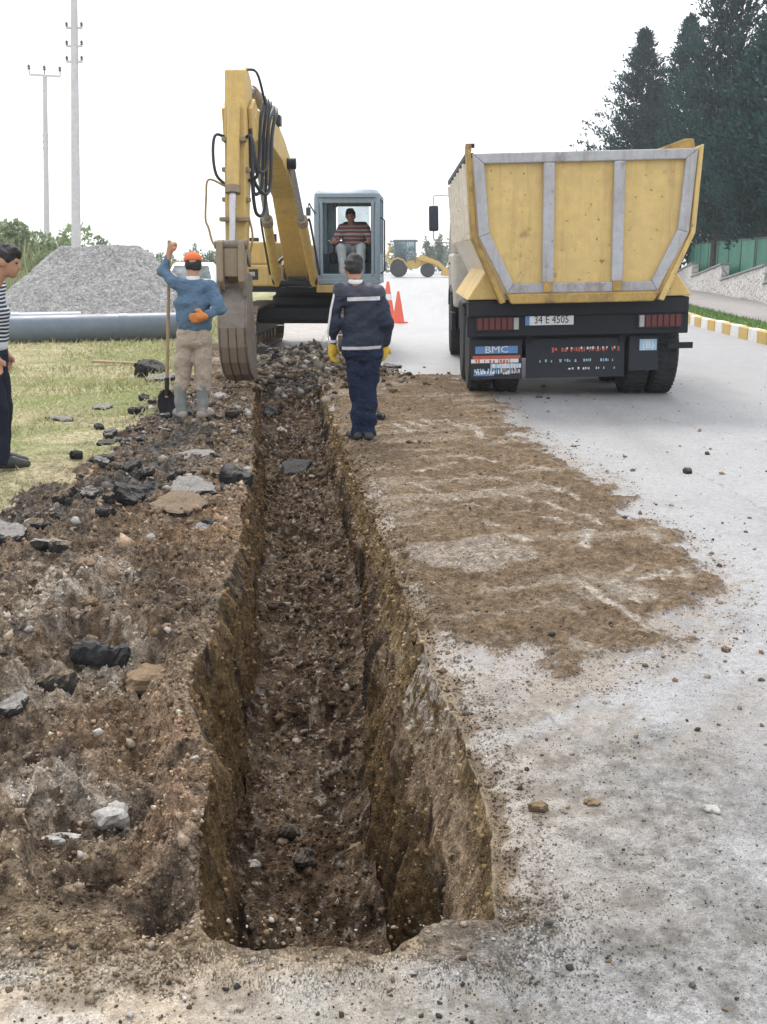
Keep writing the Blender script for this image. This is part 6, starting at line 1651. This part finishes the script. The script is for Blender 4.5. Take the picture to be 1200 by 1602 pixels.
sdf_mesh('work_glove', [(p[0], p[1], p[2], p[3] + .007, p[4] + .006) for p in hand_prims(hr_, (-1, .0, -.15), (0, -.1, 1), .35, 1.1)], .0055, M['glove'], b1, .006)
sdf_mesh('hair', [('e', hP(0, -.022, .0), (.080, .092, .086), .15)], .009, M['hair'], b1, .02, [(hP(0, .02, 0), tuple(hf)), (hP(0, 0, -.068), tuple(-hu))], wr=(.020, 26.0, 22.0), seed=3)
cp = sdf_mesh('cap', [('e', hP(0, -.005, .042), (.090, .106, .088), .15)], .009, M['orange'], b1, .02, [(hP(0, 0, .028), tuple(-hu - hf * .05))])
brim = MB()
rb1 = [hP(math.sin(t2) * .075, .085 + math.cos(t2) * .085 - .01, .030 - .02 * abs(math.sin(t2))) for t2 in np.linspace(-1.5, 1.5, 12)]
brim.v = [tuple(q) for q in rb1] + [tuple(Vector(q) - hu * .008) for q in rb1]
brim.f = [tuple(range(12)), tuple(reversed(range(12, 24)))] + [(i, 12 + i, 12 + (i + 1) % 12, (i + 1) % 12) for i in range(12)]
brim.build('cap_brim', M['orange'], cp)
# the shovel stands on its own
xs, ys_ = -2.17, 10.95
zs = ground_z(xs, ys_)
sv = thing('shovel', 'long-handled shovel held upright by the person in the orange cap', 'shovel', (xs, ys_, zs))
MB().tube([(-.02, .0, .22), (.02, .03, .9), (.055, .105, 1.74 + z0 - zs)], .0175, 9).build('handle', M['wood'], sv, True)
bl2 = []
for z_, w_, c_ in ((.30, .03, .0), (.24, .085, .012), (.14, .095, .016), (.05, .075, .012), (-.01, .02, .0)):
    bl2.append([(-w_ - .02, .02 - .02, z_), (-.02, .02 + c_, z_), (w_ - .02, .02 - .02, z_), (w_ - .02, .026 - .02, z_), (-.02, .028 + c_, z_), (-w_ - .02, .026 - .02, z_)])
MB().loft(bl2).build('blade', M['dark_steel'], sv, True)
MB().cyl((-.02, .005, .24), (-.008, .01, .42), .022).build('socket', M['dark_steel'], sv, True)

# ---------- man in the dark jacket (seen from behind, standing at the right lip)
x0, y0 = -.19, 9.66
z0 = ground_z(x0, y0) - .002
p2 = thing('person', 'person in dark jacket with white bands and yellow gloves standing at the trench', 'person', (x0, y0, z0), 0, 'people at the trench')
hp_, hP, hf, hu = head_prims((-.075, .05, 1.505), .35, (-.05, -.005, 1.36), .98, .30)
sl_, sr_ = (-.185, 0, 1.315), (.145, -.01, 1.30)
el_, hl_ = (-.235, -.01, 1.05), (-.262, .05, .83)
er_, hr_ = (.205, -.02, 1.04), (.195, .06, .83)
skin = hp_ + [('c', (-.02, 0, 1.3), (.0, .0, .85), .06, .07), ('c', sl_, el_, .035, .03), ('c', el_, hl_, .03, .026), ('c', sr_, er_, .035, .03), ('c', er_, hr_, .03, .026),
              ('c', (-.05, 0, .82), (-.035, .03, .45), .06, .05), ('c', (.06, 0, .82), (.055, .0, .45), .06, .05), ('c', (-.035, .03, .45), (-.045, .0, .08), .045, .035), ('c', (.055, .0, .45), (.05, -.02, .08), .045, .035)]
b2 = sdf_mesh('body', skin, .011, M['skin'], p2, .022)
m, tr, b = new_mat('jacket_cloth')
tc = N(tr, 'ShaderNodeTexCoord').outputs['Object']; sp = N(tr, 'ShaderNodeSeparateXYZ'); tr.links.new(tc, sp.inputs[0])
n2_ = noise(tr, tc, 9.0, 5)
c = mixc(tr, ramp(tr, n2_, .3, .75), (.010, .016, .034), (.022, .032, .060))
c = mixc(tr, ramp(tr, sp.outputs['Z'], 1.262, 1.275), c, (.055, .058, .082))           # the greyer yoke
def band(c, z, h, colr, x0=-9, x1=9):
    w_ = N(tr, 'ShaderNodeMath', operation='MULTIPLY_ADD'); tr.links.new(sp.outputs['X'], w_.inputs[0]); w_.inputs[1].default_value = -.03; tr.links.new(sp.outputs['Z'], w_.inputs[2])
    d_ = N(tr, 'ShaderNodeMath', operation='SUBTRACT'); tr.links.new(w_.outputs[0], d_.inputs[0]); d_.inputs[1].default_value = z
    a_ = N(tr, 'ShaderNodeMath', operation='ABSOLUTE'); tr.links.new(d_.outputs[0], a_.inputs[0])
    f_ = ramp(tr, a_.outputs[0], h * .8, h * 1.1, 1, 0)
    for lim, s_ in ((x0, 1), (x1, -1)):
        g2_ = N(tr, 'ShaderNodeMath', operation='GREATER_THAN' if s_ > 0 else 'LESS_THAN'); tr.links.new(sp.outputs['X'], g2_.inputs[0]); g2_.inputs[1].default_value = lim
        mu = N(tr, 'ShaderNodeMath', operation='MULTIPLY'); tr.links.new(f_, mu.inputs[0]); tr.links.new(g2_.outputs[0], mu.inputs[1]); f_ = mu.outputs[0]
    return mixc(tr, f_, c, colr)
c = band(c, 1.245, .017, (.60, .60, .62), -.125, .16)
c = band(c, .825, .014, (.48, .48, .52), -.175, .17)
tr.links.new(c, b.inputs['Base Color']); b.inputs['Roughness'].default_value = .62; b.inputs['Specular IOR Level'].default_value = .3
bump(tr, b, noise(tr, tc, 13.0, 4), .8, .035); M['jacket'] = m
jk = [('o', (-.03, 0, 1.33), (-.01, 0, 1.14), (.145, .095), (.172, .115)), ('o', (-.01, 0, 1.14), (0, 0, .82), (.172, .115), (.178, .125)), ('c', (-.045, -.005, 1.385), (-.03, 0, 1.33), .068, .08),
      ('c', sl_, (-.11, 0, 1.31), .066, .088), ('c', sr_, (.07, 0, 1.30), .066, .088), ('c', sl_, el_, .066, .060), ('c', el_, (-.258, .035, .875), .058, .044), ('c', sr_, er_, .066, .060), ('c', er_, (.198, .045, .865), .058, .046)]
jo = sdf_mesh('jacket', jk, .009, M['jacket'], b2, .022, [((0, 0, .795), (.03, 0, -1)), ((0, 0, 1.42), (0, 0, 1))], (.036, 4.5, 6.0), 41)
MB().tube([(-.195, -.035, 1.350), (-.238, -.035, 1.28), (-.268, -.040, 1.15), (-.285, -.045, 1.04), (-.298, -.02, .95), (-.292, .01, .88)], [.006, .010, .010, .010, .009, .007], 8).build('sleeve_piping', M['white'], jo, True)
MB().lathe([(.062, 0), (.066, .02), (.060, .035), (.055, .035), (.055, 0)], 22, 'z', (-.052, .0, 1.372)).build('collar', M['white'], b2, True)
for (h_, s_) in ((hl_, 1), (hr_, -1)):
    sdf_mesh('work_glove', [(p[0], p[1], p[2], p[3] + .008, p[4] + .006) for p in hand_prims(h_, (-.05 * s_, .15, -1), (.3, .9, 0), .45 * s_, 1.1)], .0055, M['yellow_glove'], b2, .006)
    MB().cyl((h_[0], h_[1] - .012, h_[2] + .062), (h_[0], h_[1] - .006, h_[2] + .040), .050, .046, 18).build('cuff', M['white'], jo, True)
jn = [('o', (0, 0, .86), (.005, 0, .76), (.165, .115), (.16, .125)), ('c', (-.07, 0, .77), (-.035, .03, .45), .092, .072), ('c', (.08, 0, .77), (.058, .0, .45), .092, .072), ('c', (-.035, .03, .45), (-.045, 0, .06), .068, .060), ('c', (.058, .0, .45), (.05, -.02, .05), .068, .062)]
sdf_mesh('trousers', jn, .009, M['jeans'], b2, .010, [((0, 0, .88), (0, 0, 1)), ((0, 0, .035), (0, 0, -1))], (.036, 9.0, 4.0), 51)
for bx2, by2, an in ((-.055, .0, .45), (.055, -.02, .1)):
    f_ = Vector((-math.sin(an), math.cos(an), 0)); a_ = Vector((bx2, by2, 0))
    sdf_mesh('shoe', [('c', tuple(a_ - f_ * .05 + Vector((0, 0, .04))), tuple(a_ + f_ * .13 + Vector((0, 0, .035))), .044, .040)], .008, M['shoe'], b2, .02, [((0, 0, 0), (0, 0, -1))])
sdf_mesh('hair', [('e', hP(0, -.018, .026), (.083, .100, .098), .35), ('e', hP(0, -.06, -.02), (.06, .04, .06), .35)], .009, M['hair_grey'], b2, .03, [(hP(0, .045, 0), tuple(hf * .9 - hu * .55)), (hP(0, 0, -.075), tuple(-hu))], wr=(.020, 26.0, 22.0), seed=3)

# ---------- man at the left edge, in profile, striped shirt
x0, y0 = -2.83, 8.32
z0 = ground_z(x0, y0) + .01
p3 = thing('person', 'person in striped shirt and dark trousers at the left photo edge, looking right', 'person', (x0, y0, z0), 0, 'people at the trench')
YW = -1.45
hp_, hP, hf, hu = head_prims((.005, .02, 1.56), YW, (-.09, 0, 1.40), 1.0, .28)
sl_, sr_ = (-.15, .19, 1.36), (-.14, -.19, 1.36)
el_, hl_ = (-.20, .24, 1.08), (-.13, .25, .85)
er_, hr_ = (-.13, -.20, 1.08), (-.065, -.17, .86)
skin = hp_ + [('c', (-.14, 0, 1.33), (-.15, 0, .9), .06, .06), ('c', sl_, el_, .05, .042), ('c', el_, hl_, .042, .03), ('c', sr_, er_, .05, .042), ('c', er_, hr_, .042, .03),
              ('c', (-.16, .08, .88), (-.14, .10, .48), .06, .05), ('c', (-.16, -.08, .88), (-.12, -.09, .48), .06, .05), ('c', (-.14, .10, .48), (-.19, .10, .08), .045, .036), ('c', (-.12, -.09, .48), (-.13, -.09, .08), .045, .036)]
skin += hand_prims(hr_, (.1, .1, -1), (1, .2, 0), .5) + hand_prims(hl_, (.1, 0, -1), (1, 0, 0), .5)
b3 = sdf_mesh('body', skin, .010, M['skin'], p3, .02)
eyes(hP, b3)
ribs = []
for k in range(18): ribs.append((.92 + k * .028, .0085, (.03, .035, .05)))
sh_m = stripes('striped_shirt', (.60, .63, .68), [(1.36, .10, (.62, .65, .70))] + ribs[2:])
st3 = [('o', (-.14, 0, 1.37), (-.14, 0, 1.18), (.095, .17), (.125, .195)), ('o', (-.14, 0, 1.18), (-.15, 0, .93), (.125, .195), (.125, .17)), ('c', sl_, (-.14, .10, 1.35), .07, .085), ('c', sr_, (-.14, -.10, 1.35), .07, .085), ('c', (-.10, 0, 1.41), (-.12, 0, 1.36), .066, .075),
       ('c', sl_, el_, .070, .060), ('c', el_, (-.155, .248, .93), .058, .048), ('c', sr_, er_, .070, .062), ('c', er_, (-.085, -.18, .93), .060, .050)]
sdf_mesh('shirt', st3, .010, sh_m, b3, .035, [((0, 0, .90), (0, 0, -1)), ((-.10, 0, 1.445), (.3, 0, 1))], (.018, 5.0, 5.0), 61)
MB().lathe([(.064, 0), (.072, .022), (.060, .045), (.056, .045), (.056, 0)], 22, 'z', (-.095, 0, 1.40)).build('collar', M['black'], b3, True)
tr3 = [('o', (-.16, 0, .95), (-.16, 0, .82), (.115, .155), (.125, .165)), ('c', (-.16, .085, .82), (-.14, .10, .48), .098, .080), ('c', (-.16, -.085, .82), (-.115, -.09, .48), .098, .080), ('c', (-.14, .10, .48), (-.19, .10, .07), .078, .072), ('c', (-.115, -.09, .48), (-.125, -.09, .06), .078, .074)]
sdf_mesh('trousers', tr3, .010, M['dark_trousers'], b3, .025, [((0, 0, .97), (0, 0, 1)), ((0, 0, .035), (0, 0, -1))], (.022, 8.0, 4.0), 71)
for bx2, by2, an in ((-.20, .10, -1.4), (-.125, -.09, -1.25)):
    f_ = Vector((-math.sin(an), math.cos(an), 0)); a_ = Vector((bx2, by2, 0))
    so = sdf_mesh('shoe', [('c', tuple(a_ - f_ * .05 + Vector((0, 0, .05))), tuple(a_ + f_ * .10 + Vector((0, 0, .045))), .048, .046), ('c', tuple(a_ + f_ * .10 + Vector((0, 0, .045))), tuple(a_ + f_ * .20 + Vector((0, 0, .03))), .046, .030)], .008, M['shoe'], b3, .02, [((0, 0, 0), (0, 0, -1))])
sdf_mesh('hair', [('e', hP(0, -.018, .030), (.084, .104, .098), YW), ('e', hP(0, .055, .085), (.055, .045, .032), YW)], .008, M['hair'], b3, .03, [(hP(0, .050, 0), tuple(hf * .75 - hu * .75)), (hP(0, 0, -.05), tuple(-hu))], wr=(.020, 26.0, 22.0), seed=3)

# ---------- operator in the excavator cab
CE, SE = math.cos(EXA), math.sin(EXA)
def exw(p): return (-1.40 + p[0] * CE - p[1] * SE, 20.6 + p[0] * SE + p[1] * CE, p[2])
p4 = thing('person', 'person in striped maroon sweater seated in the excavator cab', 'person', exw((sc_, -.47, 1.67)), EXA, 'people at the trench')
p4.scale = (1.08, 1.08, 1.08)
hp_, hP, hf, hu = head_prims((-.04, -.16, .62), math.pi, (-.02, -.06, .46), .98, .15)
sl_, sr_ = (-.19, -.04, .42), (.19, -.04, .42)
el_, hl_ = (-.31, -.18, .20), (-.27, -.40, .20)
er_, hr_ = (.30, -.18, .20), (.27, -.40, .20)
kl_, kr_ = (-.17, -.50, .10), (.15, -.50, .10)
al_, ar_ = (-.13, -.60, -.33), (.16, -.60, -.33)
skin = hp_ + [('c', (0, 0, .4), (0, 0, .1), .10, .11), ('c', sl_, el_, .05, .042), ('c', el_, hl_, .042, .03), ('c', sr_, er_, .05, .042), ('c', er_, hr_, .042, .03), ('c', (-.08, 0, .07), kl_, .07, .055), ('c', (.08, 0, .07), kr_, .07, .055), ('c', kl_, al_, .05, .035), ('c', kr_, ar_, .05, .035)]
skin += hand_prims(hl_, (0, -1, -.1), (.9, 0, .3), 1.0) + hand_prims(hr_, (0, -1, -.1), (-.9, 0, .3), -1.0)
b4 = sdf_mesh('body', skin, .012, M['skin'], p4, .022)
eyes(hP, b4)
op_m = stripes('striped_sweater', (.30, .12, .115), [(.46, .010, (.42, .36, .35)), (.395, .012, (.48, .44, .43)), (.33, .018, (.55, .52, .52)), (.265, .010, (.40, .34, .33)), (.20, .012, (.45, .40, .40)), (.13, .010, (.4, .34, .33))])
os_ = [('o', (-.01, -.03, .44), (0, -.02, .26), (.165, .105), (.185, .13)), ('o', (0, -.02, .26), (0, 0, .06), (.185, .13), (.175, .14)), ('c', (-.02, -.04, .49), (-.01, -.03, .44), .066, .075), ('c', sl_, (-.10, -.03, .40), .072, .09), ('c', sr_, (.10, -.03, .40), .072, .09),
       ('c', sl_, el_, .070, .060), ('c', el_, (-.28, -.36, .20), .058, .045), ('c', sr_, er_, .070, .060), ('c', er_, (.28, -.36, .20), .058, .045)]
sdf_mesh('sweater', os_, .012, op_m, b4, .035, [((0, 0, .03), (0, 0, -1)), ((0, 0, .52), (0, 0, 1))], (.018, 5, 5), 81)
ot = [('o', (0, 0, .09), (0, -.02, .07), (.175, .14), (.17, .14)), ('c', (-.09, -.02, .08), kl_, .098, .080), ('c', (.09, -.02, .08), kr_, .098, .080), ('c', kl_, al_, .078, .062), ('c', kr_, ar_, .078, .062)]
sdf_mesh('trousers', ot, .012, M['pale_trousers'], b4, .025, [((0, 0, -.31), (0, 0, -1))], (.02, 8, 4), 91)
for a2 in (al_, ar_):
    a_ = Vector(a2) - Vector((0, 0, .03))
    sdf_mesh('shoe', [('c', tuple(a_ + Vector((0, .03, 0))), tuple(a_ + Vector((0, -.16, -.02))), .045, .035)], .01, M['shoe'], b4, .02)
sdf_mesh('hair', [('e', hP(0, -.018, .030), (.083, .103, .098), math.pi)], .010, M['hair'], b4, .03, [(hP(0, .045, 0), tuple(hf * .75 - hu * .75)), (hP(0, 0, -.05), tuple(-hu))], wr=(.020, 26.0, 22.0), seed=3)
# ============================================================ bright moist air
hz = MB(); hz.box((0, 300, 6.9), (3400, 2600, 18.2))
m, tr, b = new_mat('haze_air')
tr.nodes.remove(b)
pv = N(tr, 'ShaderNodeVolumePrincipled'); pv.inputs['Color'].default_value = (.93, .96, 1.0, 1); pv.inputs['Density'].default_value = .0009; pv.inputs['Anisotropy'].default_value = .6
tr.links.new(pv.outputs[0], tr.nodes['Material Output'].inputs['Volume'])
ho = hz.build('haze', m, None); tag(ho, 'bright haze filling the air', kind='stuff')
